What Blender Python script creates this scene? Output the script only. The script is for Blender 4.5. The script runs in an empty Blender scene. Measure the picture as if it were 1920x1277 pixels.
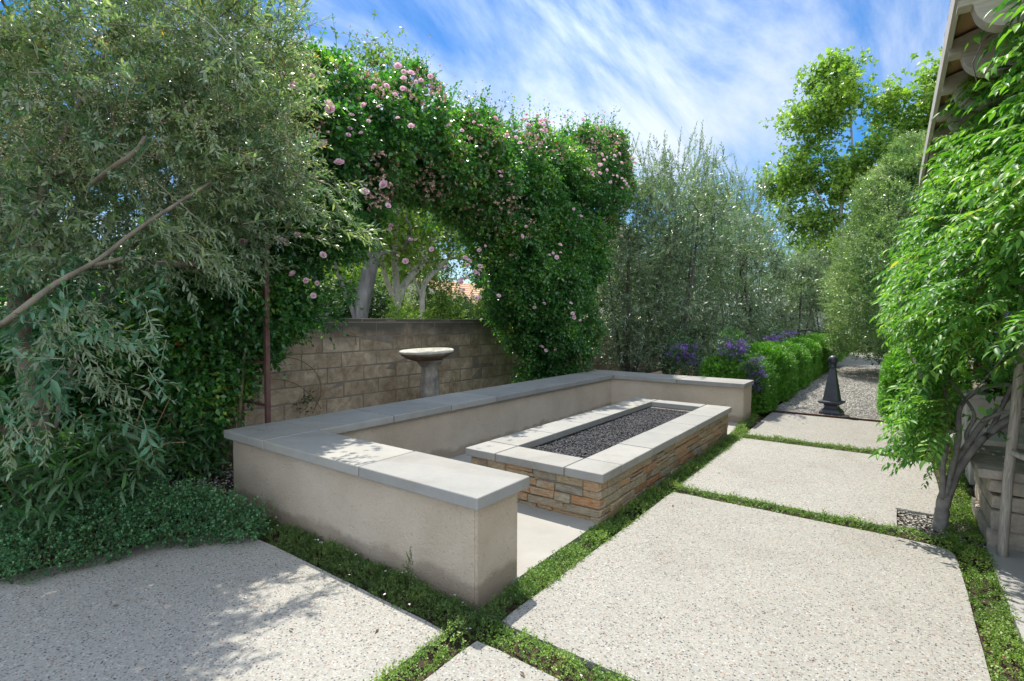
import bpy, bmesh, math, random
import numpy as np
from mathutils import Vector, noise, Matrix
R_ = math.radians
random.seed(7); rng = np.random.default_rng(11)
sc = bpy.context.scene
COL = sc.collection
# ------------------------------------------------------------------ camera
cd = bpy.data.cameras.new('Camera'); cam = bpy.data.objects.new('Camera', cd); COL.objects.link(cam); sc.camera = cam
cd.sensor_width = 36; cd.lens = 36*972.99/1920; cd.clip_end = 2000; cd.clip_start = .05
yaw, pit, rol = R_(-36.2553), R_(-2.2469), R_(.2795)
F = Vector((math.sin(yaw)*math.cos(pit), math.cos(yaw)*math.cos(pit), math.sin(pit)))
Rt = Vector((math.cos(yaw), -math.sin(yaw), 0)); Up = Rt.cross(F)
R2 = Rt*math.cos(rol)+Up*math.sin(rol); U2 = -Rt*math.sin(rol)+Up*math.cos(rol)
m3 = Matrix((R2, U2, -F)).transposed()
cam.matrix_world = Matrix.Translation((0, 0, 1.45)) @ m3.to_4x4()
# ------------------------------------------------------------------ world, sun
SUN = Vector((-.2063, .2290, .571)).normalized()
w = bpy.data.worlds.new('World'); sc.world = w; w.use_nodes = True
nt = w.node_tree; nt.nodes.clear()
def N(t, ty, **k):
    n = t.nodes.new(ty)
    for a, b in k.items():
        if a.startswith('i_'): n.inputs[a[2:].replace('_', ' ')].default_value = b
        else: setattr(n, a, b)
    return n
def L(t, a, b): t.links.new(a, b)
sky = N(nt, 'ShaderNodeTexSky', sky_type='NISHITA', sun_disc=False)
sky.sun_elevation = math.asin(SUN.z); sky.sun_rotation = math.atan2(SUN.x, SUN.y)
sky.air_density = 1.0; sky.dust_density = .35; sky.ozone_density = 3.0
tc = N(nt, 'ShaderNodeTexCoord'); sp = N(nt, 'ShaderNodeSeparateXYZ'); L(nt, tc.outputs['Generated'], sp.inputs[0])
zc = N(nt, 'ShaderNodeMath', operation='MAXIMUM'); zc.inputs[1].default_value = .04; L(nt, sp.outputs['Z'], zc.inputs[0])
za = N(nt, 'ShaderNodeMath', operation='ADD'); za.inputs[1].default_value = .12; L(nt, zc.outputs[0], za.inputs[0])
dx = N(nt, 'ShaderNodeMath', operation='DIVIDE'); L(nt, sp.outputs['X'], dx.inputs[0]); L(nt, za.outputs[0], dx.inputs[1])
dy = N(nt, 'ShaderNodeMath', operation='DIVIDE'); L(nt, sp.outputs['Y'], dy.inputs[0]); L(nt, za.outputs[0], dy.inputs[1])
cb = N(nt, 'ShaderNodeCombineXYZ'); L(nt, dx.outputs[0], cb.inputs[0]); L(nt, dy.outputs[0], cb.inputs[1])
mp = N(nt, 'ShaderNodeMapping'); mp.inputs['Rotation'].default_value = (0, 0, R_(-65)); mp.inputs['Scale'].default_value = (1.9, .6, 1); mp.inputs['Location'].default_value = (8.3, 4.3, 0)
L(nt, cb.outputs[0], mp.inputs[0])
n1 = N(nt, 'ShaderNodeTexNoise'); n1.inputs['Scale'].default_value = .9; n1.inputs['Detail'].default_value = 12; n1.inputs['Roughness'].default_value = .62; n1.inputs['Distortion'].default_value = .55
L(nt, mp.outputs[0], n1.inputs['Vector'])
mp2 = N(nt, 'ShaderNodeMapping'); mp2.inputs['Rotation'].default_value = (0, 0, R_(35)); mp2.inputs['Scale'].default_value = (.55, .4, 1); mp2.inputs['Location'].default_value = (6.1, .4, 0)
L(nt, cb.outputs[0], mp2.inputs[0])
n2 = N(nt, 'ShaderNodeTexNoise'); n2.inputs['Scale'].default_value = 1.0; n2.inputs['Detail'].default_value = 3
L(nt, mp2.outputs[0], n2.inputs['Vector'])
ma = N(nt, 'ShaderNodeMath', operation='MULTIPLY_ADD'); ma.inputs[1].default_value = .9; L(nt, n2.outputs[0], ma.inputs[0]); L(nt, n1.outputs[0], ma.inputs[2])
cr = N(nt, 'ShaderNodeMapRange'); cr.inputs['From Min'].default_value = .84; cr.inputs['From Max'].default_value = 1.25; cr.inputs['To Min'].default_value = .03; cr.inputs['To Max'].default_value = .92; cr.interpolation_type = 'SMOOTHSTEP'
L(nt, ma.outputs[0], cr.inputs[0])
hs = N(nt, 'ShaderNodeHueSaturation'); hs.inputs['Saturation'].default_value = 1.5; hs.inputs['Hue'].default_value = .503; hs.inputs['Value'].default_value = .40
L(nt, sky.outputs[0], hs.inputs['Color'])
# added fill light: unseen cloud brightened near the sun, thickened behind the camera
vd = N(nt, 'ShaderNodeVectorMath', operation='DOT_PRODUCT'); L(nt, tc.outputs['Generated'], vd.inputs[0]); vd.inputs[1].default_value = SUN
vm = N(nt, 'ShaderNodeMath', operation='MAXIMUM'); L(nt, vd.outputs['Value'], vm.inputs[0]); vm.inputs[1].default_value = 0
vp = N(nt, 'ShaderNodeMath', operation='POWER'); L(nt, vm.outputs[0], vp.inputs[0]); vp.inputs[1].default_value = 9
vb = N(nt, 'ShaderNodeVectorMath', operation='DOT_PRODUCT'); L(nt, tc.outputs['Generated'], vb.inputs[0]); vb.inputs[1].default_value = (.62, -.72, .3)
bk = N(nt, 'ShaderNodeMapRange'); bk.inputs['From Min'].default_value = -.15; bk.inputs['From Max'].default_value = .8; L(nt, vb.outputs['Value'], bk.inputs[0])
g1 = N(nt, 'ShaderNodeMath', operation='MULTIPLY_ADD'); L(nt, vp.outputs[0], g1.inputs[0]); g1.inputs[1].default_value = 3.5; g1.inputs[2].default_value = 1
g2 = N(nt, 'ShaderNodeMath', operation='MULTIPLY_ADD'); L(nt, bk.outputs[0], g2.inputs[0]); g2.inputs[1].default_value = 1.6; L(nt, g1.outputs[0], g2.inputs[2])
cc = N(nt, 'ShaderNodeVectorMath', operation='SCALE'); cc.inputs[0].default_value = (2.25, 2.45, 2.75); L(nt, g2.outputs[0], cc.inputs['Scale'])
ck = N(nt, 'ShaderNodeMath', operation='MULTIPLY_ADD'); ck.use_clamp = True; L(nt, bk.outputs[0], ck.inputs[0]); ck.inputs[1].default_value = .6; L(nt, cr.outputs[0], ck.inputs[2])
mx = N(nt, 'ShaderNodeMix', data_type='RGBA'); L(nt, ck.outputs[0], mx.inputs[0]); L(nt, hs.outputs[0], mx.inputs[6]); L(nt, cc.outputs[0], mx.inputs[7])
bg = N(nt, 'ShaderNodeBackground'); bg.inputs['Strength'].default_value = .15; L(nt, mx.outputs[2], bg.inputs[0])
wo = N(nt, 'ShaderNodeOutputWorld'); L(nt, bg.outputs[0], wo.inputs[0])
sd = bpy.data.lights.new('Sun', 'SUN'); sd.energy = 2.8; sd.angle = R_(.53); sd.color = (1, .94, .83)
so = bpy.data.objects.new('Sun', sd); COL.objects.link(so); so.rotation_euler = SUN.to_track_quat('Z', 'Y').to_euler(); so.location = (-10, 10, 30)
sc.view_settings.view_transform = 'Standard'; sc.view_settings.look = 'None'; sc.view_settings.gamma = 1; sc.view_settings.exposure = 1.36
sc.render.engine = 'CYCLES'; sc.cycles.max_bounces = 8; sc.cycles.transmission_bounces = 6; sc.cycles.diffuse_bounces = 5
# ------------------------------------------------------------------ materials
def newmat(name):
    m = bpy.data.materials.new(name); m.use_nodes = True; t = m.node_tree; t.nodes.clear()
    o = N(t, 'ShaderNodeOutputMaterial'); p = N(t, 'ShaderNodeBsdfPrincipled'); L(t, p.outputs[0], o.inputs[0])
    return m, t, p, o
def ramp(t, stops, interp='LINEAR'):
    r = N(t, 'ShaderNodeValToRGB'); e = r.color_ramp.elements; r.color_ramp.interpolation = interp
    e[0].position = stops[0][0]; e[0].color = (*stops[0][1], 1); e[1].position = stops[-1][0]; e[1].color = (*stops[-1][1], 1)
    for p, c in stops[1:-1]:
        x = e.new(p); x.color = (*c, 1)
    return r
def objco(t, scale=(1, 1, 1)):
    c = N(t, 'ShaderNodeTexCoord'); m = N(t, 'ShaderNodeMapping'); m.inputs['Scale'].default_value = scale; L(t, c.outputs['Object'], m.inputs[0]); return m.outputs[0]
def nz(t, co, scale, det=4, rough=.55, dist=0):
    n = N(t, 'ShaderNodeTexNoise'); n.inputs['Scale'].default_value = scale; n.inputs['Detail'].default_value = det; n.inputs['Roughness'].default_value = rough; n.inputs['Distortion'].default_value = dist
    L(t, co, n.inputs['Vector']); return n
def mix(t, fac, a, b, mode='MIX'):
    m = N(t, 'ShaderNodeMix', data_type='RGBA', blend_type=mode)
    for s, v in ((0, fac), (6, a), (7, b)):
        if isinstance(v, (int, float)): m.inputs[s].default_value = v
        elif isinstance(v, tuple): m.inputs[s].default_value = (*v, 1)
        else: L(t, v, m.inputs[s])
    return m.outputs[2]
def bump(t, p, h, strength=.3, dist=.01, prev=None):
    b = N(t, 'ShaderNodeBump'); b.inputs['Strength'].default_value = strength; b.inputs['Distance'].default_value = dist; L(t, h, b.inputs['Height'])
    if prev: L(t, prev, b.inputs['Normal'])
    L(t, b.outputs[0], p.inputs['Normal']); return b.outputs[0]
def leafmat(name, stops, rough=.42, trans=.34, back=None, tint=(1.25, 1.5, .55), spec=.45):
    m, t, p, o = newmat(name)
    a = N(t, 'ShaderNodeAttribute', attribute_name='rnd'); r = ramp(t, stops); L(t, a.outputs['Fac'], r.inputs[0])
    c = r.outputs[0]
    if back:
        g = N(t, 'ShaderNodeNewGeometry'); c2 = mix(t, g.outputs['Backfacing'], c, back)
    else: c2 = c
    L(t, c2, p.inputs['Base Color']); p.inputs['Roughness'].default_value = rough; p.inputs['Specular IOR Level'].default_value = spec
    tr = N(t, 'ShaderNodeBsdfTranslucent'); L(t, mix(t, 1.0, c, tint, 'MULTIPLY'), tr.inputs[0])
    ms = N(t, 'ShaderNodeMixShader'); ms.inputs[0].default_value = trans; L(t, p.outputs[0], ms.inputs[1]); L(t, tr.outputs[0], ms.inputs[2]); L(t, ms.outputs[0], o.inputs[0])
    return m
def simplemat(name, c1, c2, scale=6, rough=.8, bmp=.3, bscale=60, bd=.004, spec=.3, metallic=0, stretch=(1, 1, 1)):
    m, t, p, o = newmat(name); co = objco(t, stretch)
    n = nz(t, co, scale, 6, .6); r = ramp(t, [(.3, c1), (.7, c2)]); L(t, n.outputs[0], r.inputs[0]); L(t, r.outputs[0], p.inputs['Base Color'])
    b = nz(t, co, bscale, 5, .6); bump(t, p, b.outputs[0], bmp, bd)
    p.inputs['Roughness'].default_value = rough; p.inputs['Specular IOR Level'].default_value = spec; p.inputs['Metallic'].default_value = metallic
    return m
M = {}
def aggregate(name, sc_=95):
    m, t, p, o = newmat(name); co = objco(t)
    v = N(t, 'ShaderNodeTexVoronoi', feature='F1'); v.inputs['Scale'].default_value = sc_; v.inputs['Randomness'].default_value = 1; L(t, co, v.inputs['Vector'])
    s = N(t, 'ShaderNodeSeparateColor'); L(t, v.outputs['Color'], s.inputs[0])
    r = ramp(t, [(0, (0.054, 0.054, 0.062)), (.05, (0.107, 0.105, 0.107)), (.10, (0.204, 0.188, 0.166)), (.22, (0.290, 0.269, 0.231)), (.45, (0.355, 0.334, 0.296)), (.62, (0.269, 0.237, 0.194)), (.68, (0.338, 0.322, 0.290)), (.93, (0.441, 0.430, 0.409)), (.965, (0.242, 0.129, 0.091)), (1, (0.172, 0.166, 0.172))], 'CONSTANT')
    L(t, s.outputs[0], r.inputs[0])
    big = nz(t, co, 1.3, 7, .68, .6); br = ramp(t, [(.28, (.84, .82, .79)), (.45, (.96, .97, .97)), (.72, (1.04, 1.05, 1.05))]); L(t, big.outputs[0], br.inputs[0])
    md = ramp(t, [(.42, (0, 0, 0)), (.66, (1, 1, 1))]); sca = N(t, 'ShaderNodeMath', operation='MULTIPLY'); sca.inputs[1].default_value = 1.0; L(t, v.outputs['Distance'], sca.inputs[0]); L(t, sca.outputs[0], md.inputs[0])
    c = mix(t, md.outputs[0], r.outputs[0], (.275, .27, .25))
    # patches where the cement paste covers the stones
    cp = nz(t, co, 9, 5, .7); cpr = ramp(t, [(.58, (0, 0, 0)), (.72, (.6, .6, .6))]); L(t, cp.outputs[0], cpr.inputs[0])
    c = mix(t, cpr.outputs[0], c, (.30, .298, .28))
    oi = N(t, 'ShaderNodeObjectInfo'); orr = ramp(t, [(0, (.93, .925, .91)), (1, (1.03, 1.03, 1.03))]); L(t, oi.outputs['Random'], orr.inputs[0]); c = mix(t, 1.0, c, orr.outputs[0], 'MULTIPLY')
    c = mix(t, 1.0, c, br.outputs[0], 'MULTIPLY'); L(t, c, p.inputs['Base Color'])
    bump(t, p, v.outputs['Distance'], -.9, .006); p.inputs['Roughness'].default_value = .8; p.inputs['Specular IOR Level'].default_value = .25
    return m
M['agg'] = aggregate('exposed_aggregate', 118)
def capmat():
    m, t, p, o = newmat('cast_concrete'); co = objco(t)
    n = nz(t, co, 2.2, 6, .6, .4); r = ramp(t, [(.3, (0.255, 0.255, 0.244)), (.5, (0.289, 0.287, 0.275)), (.72, (0.326, 0.316, 0.293))]); L(t, n.outputs[0], r.inputs[0])
    n2 = nz(t, co, 34, 4, .6); r2 = ramp(t, [(.30, (.95, .95, .95)), (.6, (1.01, 1.01, 1.01))]); L(t, n2.outputs[0], r2.inputs[0])
    v = N(t, 'ShaderNodeTexVoronoi', feature='F1'); v.inputs['Scale'].default_value = 9; L(t, co, v.inputs['Vector'])
    pr = ramp(t, [(.022, (.25, .25, .25)), (.04, (1, 1, 1))]); L(t, v.outputs['Distance'], pr.inputs[0])
    c = mix(t, 1., r.outputs[0], r2.outputs[0], 'MULTIPLY'); c = mix(t, .8, c, pr.outputs[0], 'MULTIPLY')
    oi = N(t, 'ShaderNodeObjectInfo'); orr = ramp(t, [(0, (.88, .885, .89)), (.5, (.98, .98, .97)), (1, (1.08, 1.07, 1.04))]); L(t, oi.outputs['Random'], orr.inputs[0]); c = mix(t, 1, c, orr.outputs[0], 'MULTIPLY')
    st = nz(t, co, 1.1, 5, .65, 1.5); sr = ramp(t, [(.50, (1, 1, 1)), (.62, (.86, .82, .74)), (.66, (1, 1, 1))]); L(t, st.outputs[0], sr.inputs[0]); c = mix(t, .6, c, sr.outputs[0], 'MULTIPLY')
    L(t, c, p.inputs['Base Color'])
    b = nz(t, co, 150, 4); bump(t, p, b.outputs[0], .18, .003); p.inputs['Roughness'].default_value = .68; p.inputs['Specular IOR Level'].default_value = .35
    return m
M['cap'] = capmat()
def stucco():
    m, t, p, o = newmat('tan_stucco'); co = objco(t)
    n = nz(t, co, 1.7, 6, .62, .3); r = ramp(t, [(.3, (.44, .37, .285)), (.52, (.52, .44, .345)), (.75, (.59, .515, .42))]); L(t, n.outputs[0], r.inputs[0])
    pitn = nz(t, co, 55, 6, .8, .8); pr = ramp(t, [(.31, (.5, .48, .46)), (.43, (1, 1, 1))]); L(t, pitn.outputs[0], pr.inputs[0])
    g = N(t, 'ShaderNodeTexCoord'); s = N(t, 'ShaderNodeSeparateXYZ'); L(t, g.outputs['Object'], s.inputs[0])
    nb = nz(t, co, 5, 4); ad = N(t, 'ShaderNodeMath', operation='MULTIPLY_ADD'); ad.inputs[1].default_value = -.16; L(t, nb.outputs[0], ad.inputs[0]); L(t, s.outputs['Z'], ad.inputs[2])
    dr = ramp(t, [(0.0, (.60, .575, .55)), (.045, (1, 1, 1))]); L(t, ad.outputs[0], dr.inputs[0])
    c = mix(t, 1., r.outputs[0], pr.outputs[0], 'MULTIPLY'); c = mix(t, .8, c, dr.outputs[0], 'MULTIPLY'); L(t, c, p.inputs['Base Color'])
    b1 = nz(t, co, 60, 6, .75, .5); bump(t, p, b1.outputs[0], 1, .014); p.inputs['Roughness'].default_value = .92; p.inputs['Specular IOR Level'].default_value = .15
    return m
M['stucco'] = stucco()
def blockmat():
    m, t, p, o = newmat('slumped_block'); co = objco(t)
    a = N(t, 'ShaderNodeAttribute', attribute_name='rnd'); r = ramp(t, [(0, (.40, .33, .25)), (.5, (.47, .395, .30)), (1, (.53, .455, .355))]); L(t, a.outputs['Fac'], r.inputs[0])
    n = nz(t, co, 3.2, 6, .65, .5); nr = ramp(t, [(.3, (.62, .60, .56)), (.6, (1.05, 1.03, 1.0))]); L(t, n.outputs[0], nr.inputs[0])
    c = mix(t, 1., r.outputs[0], nr.outputs[0], 'MULTIPLY')
    v = nz(t, co, 30, 5, .7); vr = ramp(t, [(.30, (.3, .3, .3)), (.40, (1, 1, 1))]); L(t, v.outputs[0], vr.inputs[0]); c = mix(t, .7, c, vr.outputs[0], 'MULTIPLY'); v2 = nz(t, co, 7, 6, .7, 1.0); v2r = ramp(t, [(.42, (.70, .66, .60)), (.55, (1, 1, 1)), (.68, (1.12, 1.08, 1.02))]); L(t, v2.outputs[0], v2r.inputs[0]); c = mix(t, .8, c, v2r.outputs[0], 'MULTIPLY')
    # weather stain along the top course
    g = N(t, 'ShaderNodeTexCoord'); s = N(t, 'ShaderNodeSeparateXYZ'); L(t, g.outputs['Object'], s.inputs[0])
    nb = nz(t, co, 2.5, 4); ad = N(t, 'ShaderNodeMath', operation='MULTIPLY_ADD'); ad.inputs[1].default_value = .5; L(t, nb.outputs[0], ad.inputs[0]); L(t, s.outputs['Z'], ad.inputs[2])
    sr = N(t, 'ShaderNodeMapRange'); sr.inputs['From Min'].default_value = 1.36; sr.inputs['From Max'].default_value = 1.62; L(t, ad.outputs[0], sr.inputs[0])
    c = mix(t, sr.outputs[0], c, (.12, .11, .095)); L(t, c, p.inputs['Base Color'])
    b = nz(t, co, 40, 6, .7); bump(t, p, b.outputs[0], .5, .008); p.inputs['Roughness'].default_value = .95; p.inputs['Specular IOR Level'].default_value = .1
    return m
M['block'] = blockmat()
M['mortar'] = simplemat('mortar', (.17, .15, .12), (.27, .235, .19), 8, .95, .5, 60)
def ledgemat():
    m, t, p, o = newmat('ledgestone'); co = objco(t)
    a = N(t, 'ShaderNodeAttribute', attribute_name='rnd')
    r = ramp(t, [(0, (.20, .185, .145)), (.14, (.33, .27, .17)), (.26, (.42, .33, .20)), (.38, (.25, .23, .18)), (.50, (.46, .28, .13)), (.62, (.36, .32, .23)), (.74, (.44, .21, .08)), (.86, (.47, .37, .22)), (1, (.36, .13, .045))]); L(t, a.outputs['Fac'], r.inputs[0])
    n = nz(t, co, 9, 6, .65, 1.2); nr = ramp(t, [(.36, (0, 0, 0)), (.66, (1, 1, 1))]); L(t, n.outputs[0], nr.inputs[0])
    c = mix(t, nr.outputs[0], r.outputs[0], mix(t, .55, r.outputs[0], (.40, .37, .30)))
    n3 = nz(t, co, 22, 4, .6); rr = ramp(t, [(.55, (0, 0, 0)), (.68, (.8, .8, .8))]); L(t, n3.outputs[0], rr.inputs[0]); c = mix(t, rr.outputs[0], c, (.42, .21, .09))
    n2 = nz(t, objco(t, (1, 1, 4)), 28, 6, .7); n2r = ramp(t, [(.3, (.55, .55, .55)), (.6, (1.08, 1.08, 1.08))]); L(t, n2.outputs[0], n2r.inputs[0]); c = mix(t, 1, c, n2r.outputs[0], 'MULTIPLY')
    L(t, c, p.inputs['Base Color']); bump(t, p, n2.outputs[0], .9, .012); p.inputs['Roughness'].default_value = .85; p.inputs['Specular IOR Level'].default_value = .25
    return m
M['ledge'] = ledgemat()
M['soil'] = simplemat('dark_soil', (.035, .026, .018), (.10, .075, .052), 22, .95, 1, 60, .02, .1)
def gravelmat(name, stops, scale, disp=.01):
    m, t, p, o = newmat(name); co = objco(t)
    v = N(t, 'ShaderNodeTexVoronoi', feature='F1'); v.inputs['Scale'].default_value = scale; L(t, co, v.inputs['Vector'])
    s = N(t, 'ShaderNodeSeparateColor'); L(t, v.outputs['Color'], s.inputs[0]); r = ramp(t, stops); L(t, s.outputs[0], r.inputs[0])
    d = ramp(t, [(.3, (1, 1, 1)), (.75, (.45, .43, .40))]); L(t, v.outputs['Distance'], d.inputs[0])
    L(t, mix(t, 1, r.outputs[0], d.outputs[0], 'MULTIPLY'), p.inputs['Base Color']); bump(t, p, v.outputs['Distance'], -1, disp); p.inputs['Roughness'].default_value = .85
    return m
M['gravel'] = gravelmat('path_gravel', [(0, (0.135, 0.130, 0.124)), (.3, (0.282, 0.265, 0.237)), (.7, (0.350, 0.334, 0.299)), (1, (0.418, 0.407, 0.385))], 42, .012)
M['patio'] = simplemat('smooth_concrete', (0.282, 0.271, 0.248), (0.350, 0.339, 0.311), 2.5, .8, .3, 25, .006)
M['sidepave'] = simplemat('side_concrete', (0.282, 0.280, 0.271), (0.339, 0.334, 0.321), 2, .8, .2, 30, .005)
M['farground'] = simplemat('dry_ground', (.10, .11, .05), (.22, .20, .13), .8, .95, .5, 20, .02)
M['steel'] = simplemat('rusted_steel', (.055, .028, .02), (.12, .055, .035), 18, .7, .3, 60)
M['trellis'] = simplemat('brown_painted_steel', (.085, .04, .036), (.14, .07, .06), 14, .5, .25, 80, .002, .5)
M['iron'] = simplemat('dark_cast_iron', (.022, .026, .036), (.05, .055, .07), 9, .42, .5, 70, .003, .5)
M['bath'] = simplemat('weathered_cast_stone', (.10, .095, .085), (.36, .33, .28), 7, .9, .7, 45, .008)
M['bathbowl'] = simplemat('brown_cast_stone', (.10, .075, .05), (.26, .20, .14), 8, .9, .7, 45, .008)  # bowl underside, darker and browner than the rim
M['bathrim'] = simplemat('pale_cast_stone', (.32, .31, .26), (.55, .53, .45), 10, .9, .6, 45, .006)
M['bark'] = simplemat('olive_bark', (.10, .085, .06), (.22, .19, .14), 14, .9, .8, 50, .01, stretch=(1, 1, .35))
M['barkd'] = simplemat('dark_bark', (.05, .045, .04), (.15, .13, .11), 12, .9, .8, 40, .01, stretch=(1, 1, .35))
M['barkbig'] = simplemat('grey_furrowed_bark', (.09, .085, .085), (.26, .25, .25), 5, .9, 1, 16, .03, stretch=(1, 1, .25))
M['barkw'] = simplemat('pale_bark', (.30, .28, .24), (.62, .59, .53), 5, .85, .5, 30, .01, stretch=(1, 1, .5))
M['barkwis'] = simplemat('wisteria_bark', (.15, .14, .13), (.30, .28, .26), 16, .85, .6, 60, .006)
M['cane'] = simplemat('green_cane', (.06, .075, .03), (.16, .11, .06), 12, .7, .2, 60)
M['twig'] = simplemat('grey_twig', (.20, .19, .13), (.33, .32, .22), 30, .8, .2, 60)
M['rtwig'] = simplemat('reddish_twig', (.16, .10, .05), (.28, .17, .08), 30, .8, .2, 60)
def woodmat(name, a, b, st=(14, 1.2, 14)):
    m, t, p, o = newmat(name); n = nz(t, objco(t, st), 5, 6, .65, .8); r = ramp(t, [(.3, a), (.7, b)]); L(t, n.outputs[0], r.inputs[0]); L(t, r.outputs[0], p.inputs['Base Color'])
    bump(t, p, n.outputs[0], .5, .006); p.inputs['Roughness'].default_value = .85; return m
M['oldwood'] = woodmat('weathered_wood', (.20, .175, .15), (.47, .43, .37), (18, 18, 1.5))
M['tailwood'] = woodmat('grey_rafter_wood', (.36, .32, .26), (.54, .49, .41), (1.5, 18, 18))
M['sheath'] = woodmat('eave_board_wood', (.36, .20, .10), (.50, .31, .17), (12, 1.2, 12))
M['fascia'] = simplemat('painted_fascia', (.46, .42, .37), (.54, .50, .45), 4, .7, .2, 50)
M['tile'] = simplemat('brown_clay_tile', (.20, .135, .10), (.36, .26, .20), 6, .85, .5, 40, .006)
M['tileO'] = simplemat('orange_clay_tile', (.42, .25, .15), (.60, .40, .26), 6, .85, .5, 40, .006)
M['housewall'] = simplemat('cream_stucco', (.42, .37, .30), (.52, .46, .38), 4, .9, .5, 60, .005)
M['whitewall'] = simplemat('white_stucco', (.55, .54, .52), (.68, .67, .65), 3, .9, .4, 60, .005)
M['greywall'] = simplemat('pale_block', (.46, .44, .42), (.56, .54, .52), 3, .9, .4, 30, .005)
M['dark'] = simplemat('window_dark', (.012, .014, .016), (.02, .022, .025), 3, .1, 0, 60)
M['lava'] = simplemat('black_lava', (.012, .012, .014), (.06, .06, .066), 60, .7, .8, 200, .003, .4)
M['castpale'] = simplemat('pale_cast_concrete', (.40, .385, .35), (.56, .54, .50), 5, .85, .5, 60, .005)
M['stone'] = simplemat('grey_rubble_stone', (0.189, 0.181, 0.174), (0.522, 0.450, 0.362), 4, .9, 1, 22, .02)
M['terra'] = simplemat('terracotta', (.36, .20, .13), (.46, .28, .19), 5, .8, .3, 60)
G = lambda *a: a
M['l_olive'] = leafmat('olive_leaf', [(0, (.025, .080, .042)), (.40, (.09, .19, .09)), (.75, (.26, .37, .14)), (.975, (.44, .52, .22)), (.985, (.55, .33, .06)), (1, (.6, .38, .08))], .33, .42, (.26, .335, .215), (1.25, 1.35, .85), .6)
M['l_olivelow'] = leafmat('young_olive_leaf', [(0, (.025, .09, .05)), (.5, (.07, .19, .10)), (1, (.17, .32, .15))], .3, .36, (.09, .20, .11), (1.1, 1.4, .7), .6)
M['l_olive2'] = leafmat('olive_hedge_leaf', [(0, (.028, .075, .038)), (.5, (.14, .235, .12)), (1, (.40, .49, .30))], .34, .34, (.25, .33, .22), (1.1, 1.3, .6), .6)
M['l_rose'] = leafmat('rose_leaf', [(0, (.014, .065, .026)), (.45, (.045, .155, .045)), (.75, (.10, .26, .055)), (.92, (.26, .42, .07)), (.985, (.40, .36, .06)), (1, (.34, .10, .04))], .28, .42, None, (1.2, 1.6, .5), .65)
M['l_box'] = leafmat('boxwood_leaf', [(0, (.028, .10, .014)), (.5, (.085, .24, .028)), (1, (.24, .46, .06))], .38, .35, None, (1.2, 1.5, .5), .5)
M['l_wis'] = leafmat('wisteria_leaf', [(0, (.030, .11, .030)), (.40, (.085, .235, .045)), (.8, (.20, .40, .07)), (.97, (.36, .52, .10)), (1, (.55, .50, .10))], .45, .44, None, (1.3, 1.5, .45), .4)
M['l_syc'] = leafmat('sycamore_leaf', [(0, (.07, .17, .03)), (.5, (.23, .38, .07)), (1, (.44, .55, .13))], .45, .4, None, (1.3, 1.5, .5))
M['l_bg'] = leafmat('background_leaf', [(0, (.06, .12, .02)), (.5, (.14, .24, .04)), (1, (.26, .36, .07))], .5, .4, None, (1.3, 1.5, .5))
M['l_bgd'] = leafmat('dark_background_leaf', [(0, (.02, .05, .02)), (.5, (.04, .09, .03)), (1, (.09, .16, .04))], .5, .3)
M['l_pit'] = leafmat('variegated_leaf', [(0, (.06, .14, .05)), (.5, (.17, .27, .10)), (.75, (.34, .43, .22)), (1, (.64, .68, .48))], .35, .3)
M['l_sage'] = leafmat('sage_leaf', [(0, (.028, .09, .03)), (.6, (.06, .17, .05)), (1, (.13, .27, .08))], .4, .35, (.08, .15, .07))
M['l_herb'] = leafmat('herb_leaf', [(0, (.03, .12, .05)), (.6, (.07, .20, .085)), (1, (.16, .34, .12))], .35, .3, None, (1.1, 1.4, .6), .6)
M['l_gc'] = leafmat('creeper_leaf', [(0, (.06, .14, .02)), (.5, (.15, .27, .045)), (.9, (.27, .40, .08)), (.97, (.38, .28, .09)), (1, (.40, .16, .10))], .5, .3)
M['l_heath'] = leafmat('heath_leaf', [(0, (.03, .075, .018)), (.6, (.075, .15, .03)), (1, (.16, .24, .055))], .5, .3)
M['p_pink'] = leafmat('pink_petal', [(0, (.72, .40, .52)), (.5, (.86, .62, .70)), (1, (.93, .82, .85))], .6, .35, None, (1, .8, .85), .2)
M['p_faded'] = leafmat('faded_petal', [(0, (.36, .20, .12)), (.4, (.55, .38, .28)), (.7, (.72, .50, .48)), (1, (.82, .66, .66))], .8, .2, None, (1, .9, .7), .1)
M['p_blossom'] = leafmat('olive_blossom', [(0, (.30, .23, .09)), (.5, (.50, .44, .24)), (1, (.68, .64, .46))], .8, .2, None, (1, .95, .7), .1)
M['p_purple'] = leafmat('purple_petal', [(0, (.11, .06, .25)), (.5, (.27, .16, .50)), (1, (.55, .38, .80))], .6, .3, None, (1, .8, 1.2), .2)
M['p_lilac'] = leafmat('lilac_petal', [(0, (.30, .24, .50)), (1, (.55, .48, .70))], .6, .3, None, (1, .9, 1.1), .2)
M['p_white'] = leafmat('fallen_petal', [(0, (.55, .45, .52)), (1, (.80, .74, .74))], .7, .3, None, (1, 1, 1), .2)
M['p_hot'] = leafmat('geranium_petal', [(0, (.7, .04, .25)), (1, (.85, .15, .45))], .6, .3, None, (1, .6, .8), .2)
M['chip'] = leafmat('bark_chip', [(0, (.05, .03, .02)), (.7, (.16, .10, .065)), (1, (.33, .24, .17))], .9, .0, None, (1, 1, 1), .1)
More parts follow.
